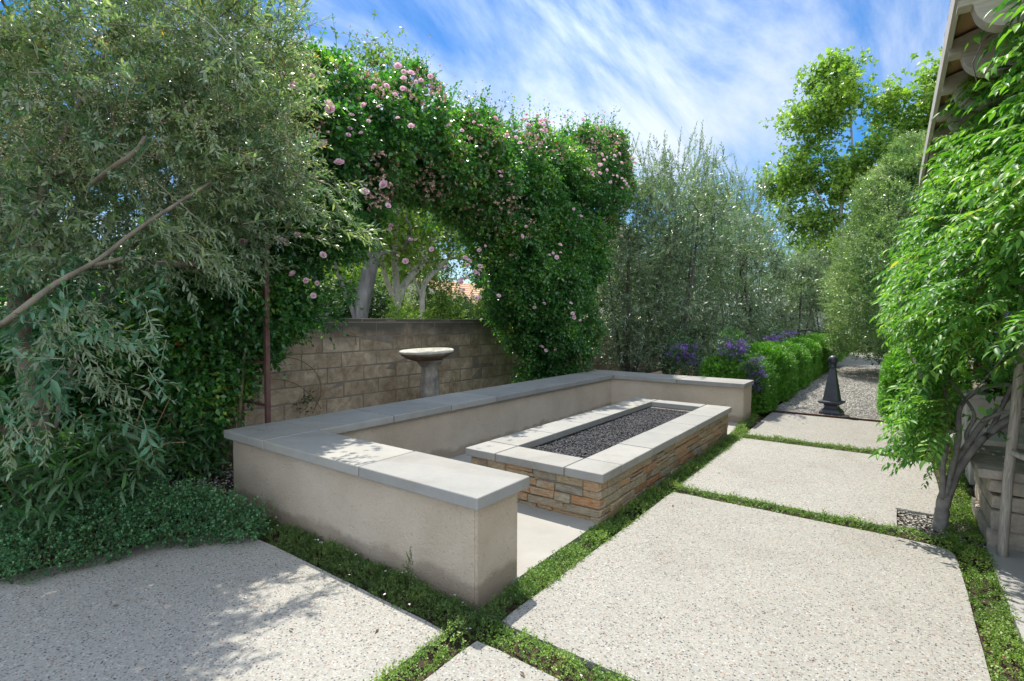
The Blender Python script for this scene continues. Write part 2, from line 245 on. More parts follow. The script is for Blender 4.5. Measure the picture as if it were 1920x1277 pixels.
# ------------------------------------------------------------------ object helpers
def tag(o, label=None, cat=None, group=None, kind=None):
    if label: o['label'] = label
    if cat: o['category'] = cat
    if group: o['group'] = group
    if kind: o['kind'] = kind
    return o
def empty(name, loc=(0, 0, 0), rz=0, **k):
    o = bpy.data.objects.new(name, None); COL.objects.link(o); o.location = loc; o.rotation_euler = (0, 0, rz); o.empty_display_size = .1
    return tag(o, **k)
def link(name, me, parent=None, mats=()):
    o = bpy.data.objects.new(name, me); COL.objects.link(o)
    for m in mats: me.materials.append(m)
    if parent: o.parent = parent
    return o
def kids(o): return [c for c in bpy.data.objects if c.parent == o]
def copy_tree(o, parent=None):
    ch = kids(o); c = o.copy(); COL.objects.link(c); c.parent = parent
    for k in ch: copy_tree(k, c)
    return c
def bmobj(name, bm, mat, parent=None, smooth=False):
    bmesh.ops.recalc_face_normals(bm, faces=bm.faces)
    me = bpy.data.meshes.new(name); bm.to_mesh(me); bm.free()
    if smooth: me.polygons.foreach_set('use_smooth', [True]*len(me.polygons))
    mats = mat if isinstance(mat, (list, tuple)) else [mat]
    return link(name, me, parent, mats)
def addbox(bm, a, b, bev=0, seg=2, jit=0, rnd=None, lay=None):
    x0, y0, z0 = a; x1, y1, z1 = b
    vs = [bm.verts.new((x, y, z)) for x in (x0, x1) for y in (y0, y1) for z in (z0, z1)]
    if jit:
        for v in vs: v.co += Vector([random.uniform(-jit, jit) for _ in range(3)])
    q = [(0, 1, 3, 2), (4, 6, 7, 5), (0, 4, 5, 1), (2, 3, 7, 6), (0, 2, 6, 4), (1, 5, 7, 3)]
    fs = [bm.faces.new([vs[i] for i in f]) for f in q]
    if bev:
        es = list({e for f in fs for e in f.edges})
        r = bmesh.ops.bevel(bm, geom=es, offset=bev, segments=seg, affect='EDGES', profile=.6)
        allv = {v for f in r['faces'] for v in f.verts} | {v for v in vs if v.is_valid}
    else: allv = set(vs)
    if lay is not None:
        for v in allv: v[lay] = rnd
    return allv
def box(name, a, b, mat, parent=None, bev=0, seg=2):
    bm = bmesh.new(); addbox(bm, a, b, bev, seg); return bmobj(name, bm, mat, parent)
def lathe(bm, prof, n=32, c=(0, 0), flute=0, nf=8, square=False):
    rings = []
    for r, z in prof:
        ring = []
        for i in range(n):
            a = 2*math.pi*i/n
            rr = r
            if flute: rr = r*(1+flute*math.cos(nf*a))
            if square: rr = r/max(abs(math.cos(a)), abs(math.sin(a)))
            ring.append(bm.verts.new((c[0]+rr*math.cos(a), c[1]+rr*math.sin(a), z)))
        rings.append(ring)
    for a, b in zip(rings, rings[1:]):
        for i in range(n): bm.faces.new((a[i], a[(i+1) % n], b[(i+1) % n], b[i]))
    bm.faces.new(rings[0][::-1]); bm.faces.new(rings[-1])
def sheet(name, poly, z, mat, thick=.1, bev=.008):
    bm = bmesh.new(); v = [bm.verts.new((x, y, z)) for x, y in poly]; f = bm.faces.new(v)
    r = bmesh.ops.extrude_face_region(bm, geom=[f])
    for g in r['geom']:
        if isinstance(g, bmesh.types.BMVert): g.co.z -= thick
    if bev:
        es = [e for e in bm.edges if all(abs(q.co.z-z) < 1e-6 for q in e.verts)]
        bmesh.ops.bevel(bm, geom=es, offset=bev, segments=2, affect='EDGES')
    return bmobj(name, bm, mat)
class Acc:
    """collects faces in numpy and builds one mesh"""
    def __init__(s): s.V = []; s.Lp = []; s.n = []; s.mi = []; s.r = []; s.c = 0
    def add(s, V, faces_list, mi=0, rnd=None):      # faces_list: list of (m,k) int arrays
        s.V.append(V.reshape(-1, 3)); nv = len(s.V[-1])
        s.r.append(np.full(nv, .5) if rnd is None else rnd.reshape(-1))
        for f in faces_list:
            s.Lp.append((f+s.c).reshape(-1)); s.n.append(np.full(len(f), f.shape[1])); s.mi.append(np.full(len(f), mi))
        s.c += nv
    def build(s, name, mats, parent=None, smooth=False):
        V = np.concatenate(s.V); Lp = np.concatenate(s.Lp); n = np.concatenate(s.n); mi = np.concatenate(s.mi); r = np.concatenate(s.r)
        me = bpy.data.meshes.new(name); me.vertices.add(len(V)); me.vertices.foreach_set('co', V.astype(np.float32).ravel())
        me.loops.add(len(Lp)); me.loops.foreach_set('vertex_index', Lp.astype(np.int32))
        me.polygons.add(len(n)); st = np.concatenate([[0], np.cumsum(n)[:-1]]); me.polygons.foreach_set('loop_start', st.astype(np.int32))
        me.polygons.foreach_set('material_index', mi.astype(np.int32))
        if smooth: me.polygons.foreach_set('use_smooth', np.ones(len(n), bool))
        me.update(calc_edges=True)
        at = me.attributes.new('rnd', 'FLOAT', 'POINT'); at.data.foreach_set('value', r.astype(np.float32))
        me.validate()
        return link(name, me, parent, mats)
def nrm(a): return a/np.maximum(np.linalg.norm(a, axis=-1, keepdims=True), 1e-9)
TPL = {
 'kite': (np.array([(0, 0, 0), (.45, -.5, .06), (1, 0, -.06), (.45, .5, .06)]), [[(0, 1, 2, 3)]]),
 'fold': (np.array([(0, 0, 0), (.42, -.5, .09), (1, 0, -.10), (.42, .5, .09), (.45, 0, 0)]), [[(0, 1, 4), (1, 2, 4), (4, 2, 3), (0, 4, 3)]]),
 'blade': (np.array([(0, 0, 0), (.28, -.42, .05), (.28, .42, .05), (.68, -.42, .0), (.68, .42, .0), (1, 0, -.12)]), [[(0, 1, 2), (3, 5, 4)], [(1, 3, 4, 2)]]),
 'rib': (np.array([(0, 0, 0), (.25, -.42, .07), (.25, 0, 0), (.25, .42, .07), (.58, -.44, .03), (.58, 0, -.04), (.58, .44, .03), (.82, -.2, -.06), (.82, 0, -.09), (.82, .2, -.06), (1, 0, -.18)]),
         [[(0, 1, 2), (0, 2, 3), (7, 10, 8), (8, 10, 9)], [(1, 4, 5, 2), (2, 5, 6, 3), (4, 7, 8, 5), (5, 8, 9, 6)]]),
 'strap': (np.array([(0, 0, 0), (.2, -.45, .0), (.2, .45, .0), (.5, -.5, -.08), (.5, .5, -.08), (.78, -.35, -.26), (.78, .35, -.26), (1, 0, -.5)]), [[(0, 1, 2), (5, 7, 6)], [(1, 3, 4, 2), (3, 5, 6, 4)]]),
 'petal': (np.array([(0, -.12, 0), (0, .12, 0), (.6, -.5, .10), (.6, .5, .10), (1, -.28, .30), (1, .28, .30)]), [[(0, 2, 3, 1), (2, 4, 5, 3)]]),
}
def leaves(acc, P, D, Nn, Ln, Wd, kind='kite', mi=0, rnd=None):
    T, fl = TPL[kind]; n = len(P); D = nrm(D); S = nrm(np.cross(D, Nn)); Nn = np.cross(S, D)
    Ln = np.broadcast_to(Ln, (n,)); Wd = np.broadcast_to(Wd, (n,))
    V = P[:, None]+D[:, None]*(T[None, :, 0:1]*Ln[:, None, None])+S[:, None]*(T[None, :, 1:2]*Wd[:, None, None])+Nn[:, None]*(T[None, :, 2:3]*Ln[:, None, None])
    k = len(T); base = (np.arange(n)*k)[:, None]
    fs = [(base[:, None]+np.array(f)[None]).reshape(-1, len(f[0])) for f in fl]
    if rnd is None: rnd = rng.random(n)
    acc.add(V, fs, mi, np.repeat(rnd, k))
def sprays(acc, O, D, length, m, lL, lW, kind='kite', ang=50, droop=.25, mi=0, stem=None, stemr=.0016, up=.5, s0=.12, jit=.25, cl=None, spiral=True, ldroop=0., taper=True):
    """twigs with m leaves each; O,D (n,3)"""
    n = len(O); D = nrm(D); length = np.broadcast_to(length, (n,)).astype(float)
    ref = np.tile([0, 0, 1.], (n, 1)); S = nrm(np.cross(D, ref+rng.normal(0, .05, (n, 3)))); Q = nrm(np.cross(S, D))
    s = np.linspace(s0, 1, m)[None, :, None]+rng.normal(0, .02, (n, m, 1))
    Ls = length[:, None, None]
    P = O[:, None]+D[:, None]*Ls*s+np.array([0, 0, -1.])*Ls*droop*s**2
    T = nrm(D[:, None]+np.array([0, 0, -1.])*2*droop*s)
    if spiral: th = (np.arange(m)*2.4)[None]+rng.random((n, 1))*6.28
    else: th = (np.arange(m) % 2*math.pi)[None]+rng.normal(0, .25, (n, m))
    rad = S[:, None]*np.cos(th)[..., None]+Q[:, None]*np.sin(th)[..., None]
    a = np.radians(ang)*(1+rng.normal(0, jit*.6, (n, m, 1)))
    if m > 1: a[:, -1] *= .25
    Ld = T*np.cos(a)+rad*np.sin(a)+rng.normal(0, jit*.5, (n, m, 3)); Ld[..., 2] -= ldroop
    Nv = np.array([0, 0, up])+rng.normal(0, .45, (n, m, 3))+Q[:, None]*.5
    sz = (1+rng.normal(0, .16, (n, m)))*np.clip(length[:, None]/np.mean(length), .75, 1.25)
    if taper: sz = sz*(1-.35*np.linspace(0, 1, m)[None]**2)
    sz = np.clip(sz, .4, 1.7)
    r = rng.random((n, m))
    if cl is not None: r = np.clip(.55*r+.45*cl[:, None]+rng.normal(0, .03, (n, m)), 0, 1)
    leaves(acc, P.reshape(-1, 3), Ld.reshape(-1, 3), Nv.reshape(-1, 3), (lL*sz).ravel(), (lW*sz).ravel(), kind, mi, r.ravel())
    if stem is not None:
        st = np.array([0, .5, 1.])[None, :, None]; C = O[:, None]+D[:, None]*Ls*st+np.array([0, 0, -1.])*Ls*droop*st**2
        rr = np.array([1, .75, .3])*stemr; V = []
        for k in range(3):
            an = k*2.094; V.append(C+(S*math.cos(an)+Q*math.sin(an))[:, None]*rr[None, :, None])
        V = np.stack(V, 2)     # n,3(seg),3(side),3
        idx = []
        for g in range(2):
            for k in range(3): idx.append((g*3+k, g*3+(k+1) % 3, g*3+3+(k+1) % 3, g*3+3+k))
        base = (np.arange(n)*9)[:, None, None]; acc.add(V, [(base+np.array(idx)[None]).reshape(-1, 4)], stem)
def tube(acc, pts, rad, sides=7, mi=0, wob=0):
    pts = [Vector(p) for p in pts]; n = len(pts); V = []; ref = Vector((.31, .17, .93))
    for i, p in enumerate(pts):
        t = (pts[min(i+1, n-1)]-pts[max(i-1, 0)]).normalized()
        if abs(t.dot(ref)) > .95: rf = Vector((1, 0, 0))
        else: rf = ref
        s = t.cross(rf).normalized(); q = s.cross(t)
        for k in range(sides):
            a = 2*math.pi*k/sides; r = rad[i]*(1+wob*random.uniform(-1, 1)); V.append(p+s*math.cos(a)*r+q*math.sin(a)*r)
    f = [(i*sides+k, i*sides+(k+1) % sides, (i+1)*sides+(k+1) % sides, (i+1)*sides+k) for i in range(n-1) for k in range(sides)]
    fl = [np.array(f)]
    fl.append(np.array([tuple(range(sides))[::-1], tuple((n-1)*sides+k for k in range(sides))]))
    acc.add(np.array([tuple(v) for v in V]), fl, mi, np.full(len(V), random.random()))
def smooth_path(pts, sub=4):
    out = []; P = [Vector(p) for p in pts]
    for i in range(len(P)-1):
        a = P[max(i-1, 0)]; b = P[i]; c = P[i+1]; d = P[min(i+2, len(P)-1)]
        for k in range(sub):
            t = k/sub; out.append(.5*((2*b)+(c-a)*t+(2*a-5*b+4*c-d)*t*t+(3*b-a-3*c+d)*t**3))
    out.append(P[-1]); return out
def grow(acc, roots, targets, r0=.006, expo=2.3, sides=6, mi=0, bend=.25, wig=.04, rmax=None, minr=0):
    """connects targets to the growing skeleton; roots: list of polylines"""
    nodes = []; par = []; chains = []
    for pl in roots:
        ids = []
        for p in pl:
            par.append(ids[-1] if ids else -1); ids.append(len(nodes)); nodes.append(Vector(p))
        chains.append(ids)
    top = Vector(roots[0][0]); T = sorted([Vector(t) for t in targets], key=lambda t: (t-top).length)
    deg = [0]*len(nodes)
    for t in T:
        A = np.array([tuple(n) for n in nodes]); d = np.linalg.norm(A-np.array(t), axis=1)
        pen = np.where(A[:, 2] > t.z+.05, .35, 0)+np.where(np.arange(len(A)) < 2, .5, 0)
        j = int(np.argmin(d*(1+pen))); b = nodes[j]; dist = (t-b).length
        k = max(2, int(dist/.22)); ids = [j]
        dirp = (b-nodes[par[j]]).normalized() if par[j] >= 0 else Vector((0, 0, 1))
        ctrl = b+(dirp*.5+Vector((0, 0, .5)))*dist*bend+(t-b)*.35
        for i in range(1, k+1):
            s = i/k; p = (1-s)**2*b+2*s*(1-s)*ctrl+s*s*t
            if i < k: p = p+Vector([random.gauss(0, wig*dist) for _ in range(3)])*.5
            par.append(ids[-1]); ids.append(len(nodes)); nodes.append(p)
        chains.append(ids)
    n = len(nodes); ac = [0.]*n
    leafn = [True]*n
    for p in par:
        if p >= 0: leafn[p] = False
    for i in range(n-1, -1, -1):
        if leafn[i]: ac[i] += r0**expo
        if par[i] >= 0: ac[par[i]] += ac[i]
    rad = [max(a**(1/expo), minr) for a in ac]
    if rmax: 
        f = rmax/max(rad); rad = [r*(f if f < 1 else f**(min(1, r/max(rad)*1.2))) for r in rad]
    for ids in chains:
        rr = [rad[i] for i in ids]
        if ids[0] >= 0 and len(ids) > 1 and par[ids[1]] == ids[0]: rr[0] = min(rr[0], rr[1]*1.25)
        tube(acc, [nodes[i] for i in ids], rr, sides if max(rr) > .02 else 4, mi)
    return nodes
def ell(n, c, r, shell=0.):
    u = nrm(rng.normal(0, 1, (n, 3))); q = (shell+(1-shell)*rng.random((n, 1)))**(1/3 if shell == 0 else 1)
    return np.array(c)+u*q*np.array(r)
def inpoly(y, z, poly):
    inside = np.zeros(len(y), bool); P = np.array(poly); j = len(P)-1
    for i in range(len(P)):
        c = ((P[i, 1] > z) != (P[j, 1] > z)) & (y < (P[j, 0]-P[i, 0])*(z-P[i, 1])/(P[j, 1]-P[i, 1]+1e-12)+P[i, 0]); inside ^= c; j = i
    return inside
def edgedist(y, z, poly):
    P = np.array(poly); d = np.full(len(y), 1e9); pt = np.stack([y, z], 1)
    for i in range(len(P)):
        a = P[i]; b = P[(i+1) % len(P)]; ab = b-a; t = np.clip(((pt-a)@ab)/(ab@ab+1e-12), 0, 1); d = np.minimum(d, np.linalg.norm(pt-a-t[:, None]*ab, axis=1))
    return d
def nzv(P, s, off=0): return np.array([noise.noise(Vector((p[0]*s+off, p[1]*s, p[2]*s))) for p in P])
# ================================================================== SETTING
def struct(o): o['kind'] = 'structure'; return o
# soil / ground sheet reaching the horizon
bm = bmesh.new(); NX = 60
xs = [-600, -200, -60, -30, -20, -14, -10, -8, -7]+[(-6.5+.25*i) for i in range(30)]+[2, 4, 8, 20, 60, 200, 600]
ys = [-600, -100, -20, -6, -2]+[-1+.25*i for i in range(48)]+[12+1*i for i in range(24)]+[45, 80, 200, 700]
gv = [[None]*len(ys) for _ in xs]
def soilz(x, y):
    h = -.035
    if -5.9 < x < -4.0: h += .05*max(0, noise.noise(Vector((x*2, y*2, 0))))+.03
    if x < -3.95 and y < 2.2: h += .10*min(1, max(0, (-3.95-x)/.6))
    return h
for i, x in enumerate(xs):
    for j, y in enumerate(ys): gv[i][j] = bm.verts.new((x, y, soilz(x, y)))
for i in range(len(xs)-1):
    for j in range(len(ys)-1): bm.faces.new((gv[i][j], gv[i+1][j], gv[i+1][j+1], gv[i][j+1]))
struct(bmobj('ground', bm, M['soil'], smooth=True))
struct(sheet('neighbour_ground', [(-500, -100), (-6.2, -100), (-6.2, 600), (-500, 600)], .12, M['farground'], .1, 0))
def arc(cx, cy, r, a0, a1, n=6): return [(cx+r*math.cos(R_(a0+(a1-a0)*i/n)), cy+r*math.sin(R_(a0+(a1-a0)*i/n))) for i in range(n+1)]
def wobble(poly, amp=.006, step=.12):
    out = []
    for i in range(len(poly)):
        a = Vector(poly[i]); b = Vector(poly[(i+1) % len(poly)]); n = max(1, int((b-a).length/step))
        for k in range(n):
            p = a+(b-a)*(k/n); q = noise.noise_vector(Vector((p.x*3, p.y*3, 0)))*amp+noise.noise_vector(Vector((p.x*14, p.y*14, 2)))*amp*.5; out.append((p.x+q.x, p.y+q.y))
    return out
slabs = [
 [(-1.635, -1.5), (-1.635, 1.73), (-3.3, 1.74), (-3.62, 1.68), (-3.80, 1.45), (-3.90, .96), (-4.0, .4), (-4.2, -1.5)],
 [(-1.485, -1.5), (.1, -1.5), (-.1, 1.765), (-1.485, 1.765)],
 [(-1.49, 1.94), (.36, 1.94), (.36, 3.9)]+arc(.22, 4.18, .14, 0, 90)[1:]+[(-1.47, 4.33)],
 [(-1.49, 4.50), (.065, 4.51), (.065, 5.0), (.36, 5.0), (.36, 6.87), (-1.50, 6.87)],
 [(-1.50, 7.12), (.33, 7.10), (.30, 8.8), (-.05, 9.16), (-1.52, 9.12)]]
for s in slabs: struct(sheet('paving_slab', wobble(s), 0, M['agg'], .09))
struct(sheet('patio_floor', [(-3.7, 2.3), (-1.66, 2.3), (-1.66, 8.3), (-3.7, 8.3)], .004, M['patio'], .08, 0))
struct(sheet('side_pavement', [(.52, -2), (3, -2), (3, 14), (.62, 14), (.62, 6), (.52, 4.3)], -.004, M['sidepave'], .09, 0))
struct(sheet('gravel_path', [(-1.56, 9.27), (.05, 9.27), (-.05, 30.5), (-1.56, 30.5)], -.006, M['gravel'], .05, 0))
# loose stones on the path
a = Acc(); ico = bmesh.new(); bmesh.ops.create_icosphere(ico, subdivisions=1, radius=1); iv = np.array([tuple(v.co) for v in ico.verts]); ifc = np.array([[v.index for v in f.verts] for f in ico.faces]); ico.free()
def pebbles(acc, P, size, flat=.6, mi=0):
    n = len(P); s = size*(.6+.8*rng.random((n, 1, 1))); sc3 = 1+rng.normal(0, .22, (n, 1, 3)); sc3[..., 2] *= flat
    jit = 1+rng.normal(0, .13, (n, len(iv), 1)); th = rng.random(n)*6.28; c, sn = np.cos(th), np.sin(th)
    V = iv[None]*s*sc3*jit; X = V[..., 0]*c[:, None]-V[..., 1]*sn[:, None]; Y = V[..., 0]*sn[:, None]+V[..., 1]*c[:, None]
    V = np.stack([X, Y, V[..., 2]], -1)+P[:, None]
    f = (np.arange(n)[:, None, None]*len(iv)+ifc[None]).reshape(-1, 3); acc.add(V, [f], mi, np.repeat(rng.random(n), len(iv)))
n = 9000; P = np.stack([rng.uniform(-1.55, .0, n), 9.3+11*rng.random(n)**1.6, np.full(n, -.002)], 1); pebbles(a, P, .011)
def pebmat(name, stops):
    m, t, p, o = newmat(name); at = N(t, 'ShaderNodeAttribute', attribute_name='rnd'); r = ramp(t, stops); L(t, at.outputs['Fac'], r.inputs[0]); L(t, r.outputs[0], p.inputs['Base Color']); p.inputs['Roughness'].default_value = .8; return m
M['peb'] = pebmat('gravel_stone', [(0, (0.113, 0.110, 0.107)), (.4, (0.282, 0.265, 0.237)), (1, (0.407, 0.395, 0.367))])
M['lavap'] = pebmat('lava_stone', [(0, (.012, .012, .014)), (.7, (.045, .045, .05)), (1, (.12, .12, .13))])
tag(a.build('loose_gravel', [M['peb']]), 'loose pale gravel stones over the path behind the black finial', 'gravel', kind='stuff')
# steel edging
o = box('path_edging', (-1.62, 9.19, -.03), (.12, 9.215, .022), M['steel']); tag(o, 'thin rusty metal edging strip between last slab and gravel path', 'edging')
# ------------------------------------------------------------------ bench wall
BX0, BX1, BXE = -4.2535, -3.6518, -1.6218; BY0, BY1, BY2, BY3 = 1.9306, 2.4047, 7.7706, 8.398; BH = .5712; TH = .066; OV = .052
bench = empty('seat_wall', (-3, 5, 0), label='long low U-shaped stucco seat wall topped with pale concrete caps', cat='seat wall')
def inv(o, root):
    o.parent = root; o.matrix_parent_inverse = Matrix.Translation(-Vector(root.location)); return o
bm = bmesh.new()
o = OV
poly = [(BX0+o, BY0+o), (BXE-o, BY0+o), (BXE-o, BY1-o), (BX1-o, BY1-o), (BX1-o, BY2+o), (BXE-o, BY2+o), (BXE-o, BY3-o), (BX0+o, BY3-o)]
v = [bm.verts.new((x, y, -.05)) for x, y in poly]; f = bm.faces.new(v); r = bmesh.ops.extrude_face_region(bm, geom=[f])
for g in r['geom']:
    if isinstance(g, bmesh.types.BMVert): g.co.z = BH-TH
es = [e for e in bm.edges if abs(e.verts[0].co.z-e.verts[1].co.z) > .2]; bmesh.ops.bevel(bm, geom=es, offset=.012, segments=3, affect='EDGES')
inv(bmobj('wall', bm, M['stucco']), bench)
def capstone(root, x0, y0, x1, y1, z, t=TH, g=.0055):
    return inv(box('capstone', (x0+g, y0+g, z-t), (x1-g, y1-g, z+random.uniform(-.0012, .0012)), M['cap'], bev=.009, seg=3), root)
ymid = BY1
capstone(bench, BX0, BY0, BX1, BY1, BH)
capstone(bench, BX1, BY0, -2.56, BY1, BH); capstone(bench, -2.56, BY0, BXE, BY1, BH)
ny = 7; yy = [BY1+(BY2-BY1)*i/ny for i in range(ny+1)]
for i in range(ny): capstone(bench, BX0, yy[i], BX1, yy[i+1], BH)
capstone(bench, BX0, BY2, BX1, BY3, BH); capstone(bench, BX1, BY2, -2.62, BY3, BH); capstone(bench, -2.62, BY2, -1.6493, BY3, BH)
# mortar filling of the joints, 3 mm below the caps
bm = bmesh.new(); z = BH-TH-.001
for (x0, y0, x1, y1) in ((BX0+.02, BY0+.02, BXE-.02, BY1-.02), (BX0+.02, BY1-.02, BX1-.02, BY2+.02), (BX0+.02, BY2+.02, -1.68, BY3-.02)): addbox(bm, (x0, y0, BH-TH+.001), (x1, y1, BH-.014))
inv(bmobj('joint_mortar', bm, M['mortar']), bench)
# ------------------------------------------------------------------ fire pit
PX0, PX1, PY0, PY1, PH = -2.895, -1.6038, 3.2721, 6.8995, .3711; IX0, IX1, IY0, IY1 = -2.573, -1.925, 3.60, 6.66; PO = .04
pit_ = empty('fire_pit', (-2.25, 5.08, 0), label='long rectangular stacked stone fire pit with pale concrete caps', cat='fire pit')
def ledge_wall(acc_bm, lay, face, a0, a1, c, z0, z1, depth):
    """stones along a face: face 'x' means the face normal is +-x at x=c"""
    z = z0; row = 0
    while z < z1-.02:
        h = random.uniform(.048, .074); 
        if z+h > z1-.03: h = z1-z
        s = a0-.0; first = True
        while s < a1-.01:
            l = random.uniform(.12, .34); 
            if first: l = random.uniform(.07, .2); first = False
            e = min(a1, s+l)
            if a1-e < .06: e = a1
            g = .003; dd = random.uniform(-.006, .016); sp2 = random.random() < .16 and h > .055
            for (za, zb) in (((z, z+h*.5), (z+h*.5, z+h)) if sp2 else ((z, z+h),)):
                rv = random.random()
                if face[1] == 'x':
                    sg = 1 if face[0] == '+' else -1; lo, hi = sorted((c-sg*depth, c+sg*dd)); A = (lo, s+g, za+g); B = (hi, e-g, zb-g)
                else:
                    sg = 1 if face[0] == '+' else -1; lo, hi = sorted((c-sg*depth, c+sg*dd)); A = (s+g, lo, za+g); B = (e-g, hi, zb-g)
                addbox(acc_bm, A, B, .006, 1, .0065, rv, lay)
            s = e
        z += h; row += 1
bm = bmesh.new(); lay = bm.verts.layers.float.new('rnd')
x0, x1, y0, y1 = PX0+PO, PX1-PO, PY0+PO, PY1-PO; zt = PH-TH
ledge_wall(bm, lay, '+x', y0, y1, x1, -.03, zt, .09); ledge_wall(bm, lay, '-x', y0, y1, x0, -.03, zt, .09)
ledge_wall(bm, lay, '-y', x0+.0, x1-.0, y0, -.03, zt, .09); ledge_wall(bm, lay, '+y', x0, x1, y1, -.03, zt, .09)
for _ in range(0): pass
inv(bmobj('stone_base', bm, M['ledge']), pit_)
bm = bmesh.new(); k = .016
for A, B in (((x0+k, y0+k, -.05), (x0+.25, y1-k, zt-.002)), ((x1-.25, y0+k, -.05), (x1-k, y1-k, zt-.002)), ((x0+.25, y0+k, -.05), (x1-.25, y0+.26, zt-.002)), ((x0+.25, y1-.26, -.05), (x1-.25, y1-k, zt-.002))): addbox(bm, A, B)
inv(bmobj('core', bm, M['mortar']), pit_)
capstone(pit_, PX0, PY0, IX0+.0, IY0, PH); capstone(pit_, IX0, PY0, IX1-.0, IY0, PH); capstone(pit_, IX1, PY0, PX1, IY0, PH)
capstone(pit_, PX0, IY1, IX0, PY1, PH); capstone(pit_, IX0, IY1, IX1, PY1, PH); capstone(pit_, IX1, IY1, PX1, PY1, PH)
for i in range(5):
    a0 = IY0+(IY1-IY0)*i/5; a1 = IY0+(IY1-IY0)*(i+1)/5; capstone(pit_, PX0, a0, IX0, a1, PH); capstone(pit_, IX1, a0, PX1, a1, PH)
bm = bmesh.new()
for A, B in (((PX0+.02, PY0+.02, PH-TH+.001), (IX0-.012, PY1-.02, PH-.014)), ((IX1+.012, PY0+.02, PH-TH+.001), (PX1-.02, PY1-.02, PH-.014)), ((IX0-.012, PY0+.02, PH-TH+.001), (IX1+.012, IY0-.012, PH-.014)), ((IX0-.012, IY1+.012, PH-TH+.001), (IX1+.012, PY1-.02, PH-.014))): addbox(bm, A, B)
inv(bmobj('joint_mortar', bm, M['mortar']), pit_)
a = Acc(); n = 14000; X = rng.uniform(IX0-.02, IX1+.02, n); Y = rng.uniform(IY0-.02, IY1+.02, n)
Z = PH-.085+.012*nzv(np.stack([X, Y, X*0], 1), 4)+rng.random(n)*.012
pebbles(a, np.stack([X, Y, Z], 1), .0085, .85)
bed = np.array([(IX0-.05, IY0-.05, PH-.09), (IX1+.05, IY0-.05, PH-.09), (IX1+.05, IY1+.05, PH-.09), (IX0-.05, IY1+.05, PH-.09)]); a.add(bed, [np.array([(0, 1, 2, 3)])], 0, np.full(4, .1))
tag(a.build('lava_rock', [M['lavap']]), 'black lava rock gravel filling the fire pit', 'lava rock', kind='stuff')
# ------------------------------------------------------------------ block wall behind
def block_wall(name, x, y0, y1, h, label, courses=7, th=.2, mat='block', cat='wall'):
    bm = bmesh.new(); lay = bm.verts.layers.float.new('rnd'); ch = h/(courses+.25); g = .007
    for c in range(courses+1):
        z0 = c*ch; z1 = min(z0+ch, h); s = y0-(.29 if c % 2 else 0)+random.uniform(-.05, .05)
        while s < y1:
            e = s+.585; A, B = max(s, y0), min(e, y1)
            if B-A > .05: addbox(bm, (x-th, A+g, z0+g), (x+random.uniform(-.004, .006), B-g, z1-g+(g if c == courses else 0)), .009, 2, .0035, random.random(), lay)
            s = e
    root = empty(name, (x, y0, 0), label=label, cat=cat)
    inv(bmobj('blocks', bm, M[mat]), root)
    inv(box('mortar', (x-th+.012, y0+.005, -.1), (x-.0045, y1-.005, h-.012), M['mortar']), root)
    return root
block_wall('block_wall', -5.95, -1, 30.5, 1.462, 'weathered tan concrete block garden wall behind the bird bath')
o = empty('stucco_wall', (-2, 31.5, 0), label='pale stucco wall closing the far end of the gravel path', cat='wall')
inv(box('wall_panel', (-6, 31.5, -.1), (4, 31.7, 1.9), M['whitewall']), o); inv(box('wall_cap', (-6.02, 31.46, 1.9), (4.02, 31.74, 1.98), M['castpale'], bev=.01), o)
exec_later = []
# ------------------------------------------------------------------ bird bath
bb = empty('bird_bath', (-5.1, 5.05, 0), rz=.3, label='weathered cast stone bird bath with shallow round basin before the block wall', cat='bird bath')
bb.rotation_euler = (0, R_(0), .3)
bm = bmesh.new(); lathe(bm, [(.24, 0), (.25, .03), (.22, .07), (.165, .10), (.155, .2), (.14, .45), (.115, .75), (.108, .80), (.13, .825), (.16, .87), (.20, .905)], 40, flute=.05, nf=8); bmobj('pedestal', bm, M['bath'], bb, True)
bm = bmesh.new(); lathe(bm, [(.05, .895), (.20, .90), (.30, .93), (.385, .975), (.412, 1.0)], 48); bo_ = bmobj('bowl', bm, M['bathbowl'], bb, True)
bm = bmesh.new(); lathe(bm, [(.400, .9985), (.422, 1.004), (.425, 1.012), (.425, 1.032), (.41, 1.042), (.385, 1.036), (.36, 1.02), (.25, .99), (.02, .98)], 48); b_ = bmobj('rim', bm, M['bathrim'], bb, True); bo_.scale = b_.scale = (.87, .87, 1)
for q_ in (bo_, b_): q_.rotation_euler = (R_(2.0), R_(-1.5), 0)
for o_ in (b_,): o_.location = (0, 0, .0)
# ------------------------------------------------------------------ finial
fi = empty('garden_finial', (-.74, 9.52, 0), rz=R_(-8), label='black obelisk finial topped with a ball at the start of the gravel path', cat='finial')
def sqlathe(prof, mat, name, seg=1):
    bm = bmesh.new(); rings = []
    for r, z in prof: rings.append([bm.verts.new((sx*r, sy*r, z)) for sx, sy in ((-1, -1), (1, -1), (1, 1), (-1, 1))])
    for p, q in zip(rings, rings[1:]):
        for i in range(4): bm.faces.new((p[i], p[(i+1) % 4], q[(i+1) % 4], q[i]))
    bm.faces.new(rings[0][::-1]); bm.faces.new(rings[-1])
    es = [e for e in bm.edges if abs(e.verts[0].co.z-e.verts[1].co.z) > .008]; bmesh.ops.bevel(bm, geom=es, offset=.004, segments=2, affect='EDGES')
    return bmobj(name, bm, mat, fi)
sqlathe([(.145, 0), (.145, .035), (.135, .05), (.115, .075), (.092, .10), (.085, .125), (.09, .15), (.105, .165)], M['iron'], 'base')
sqlathe([(.110, .162), (.150, .175), (.155, .185), (.155, .205), (.148, .212), (.115, .216)], M['iron'], 'ledge')
sqlathe([(.108, .214), (.04, .70), (.036, .725)], M['iron'], 'obelisk')
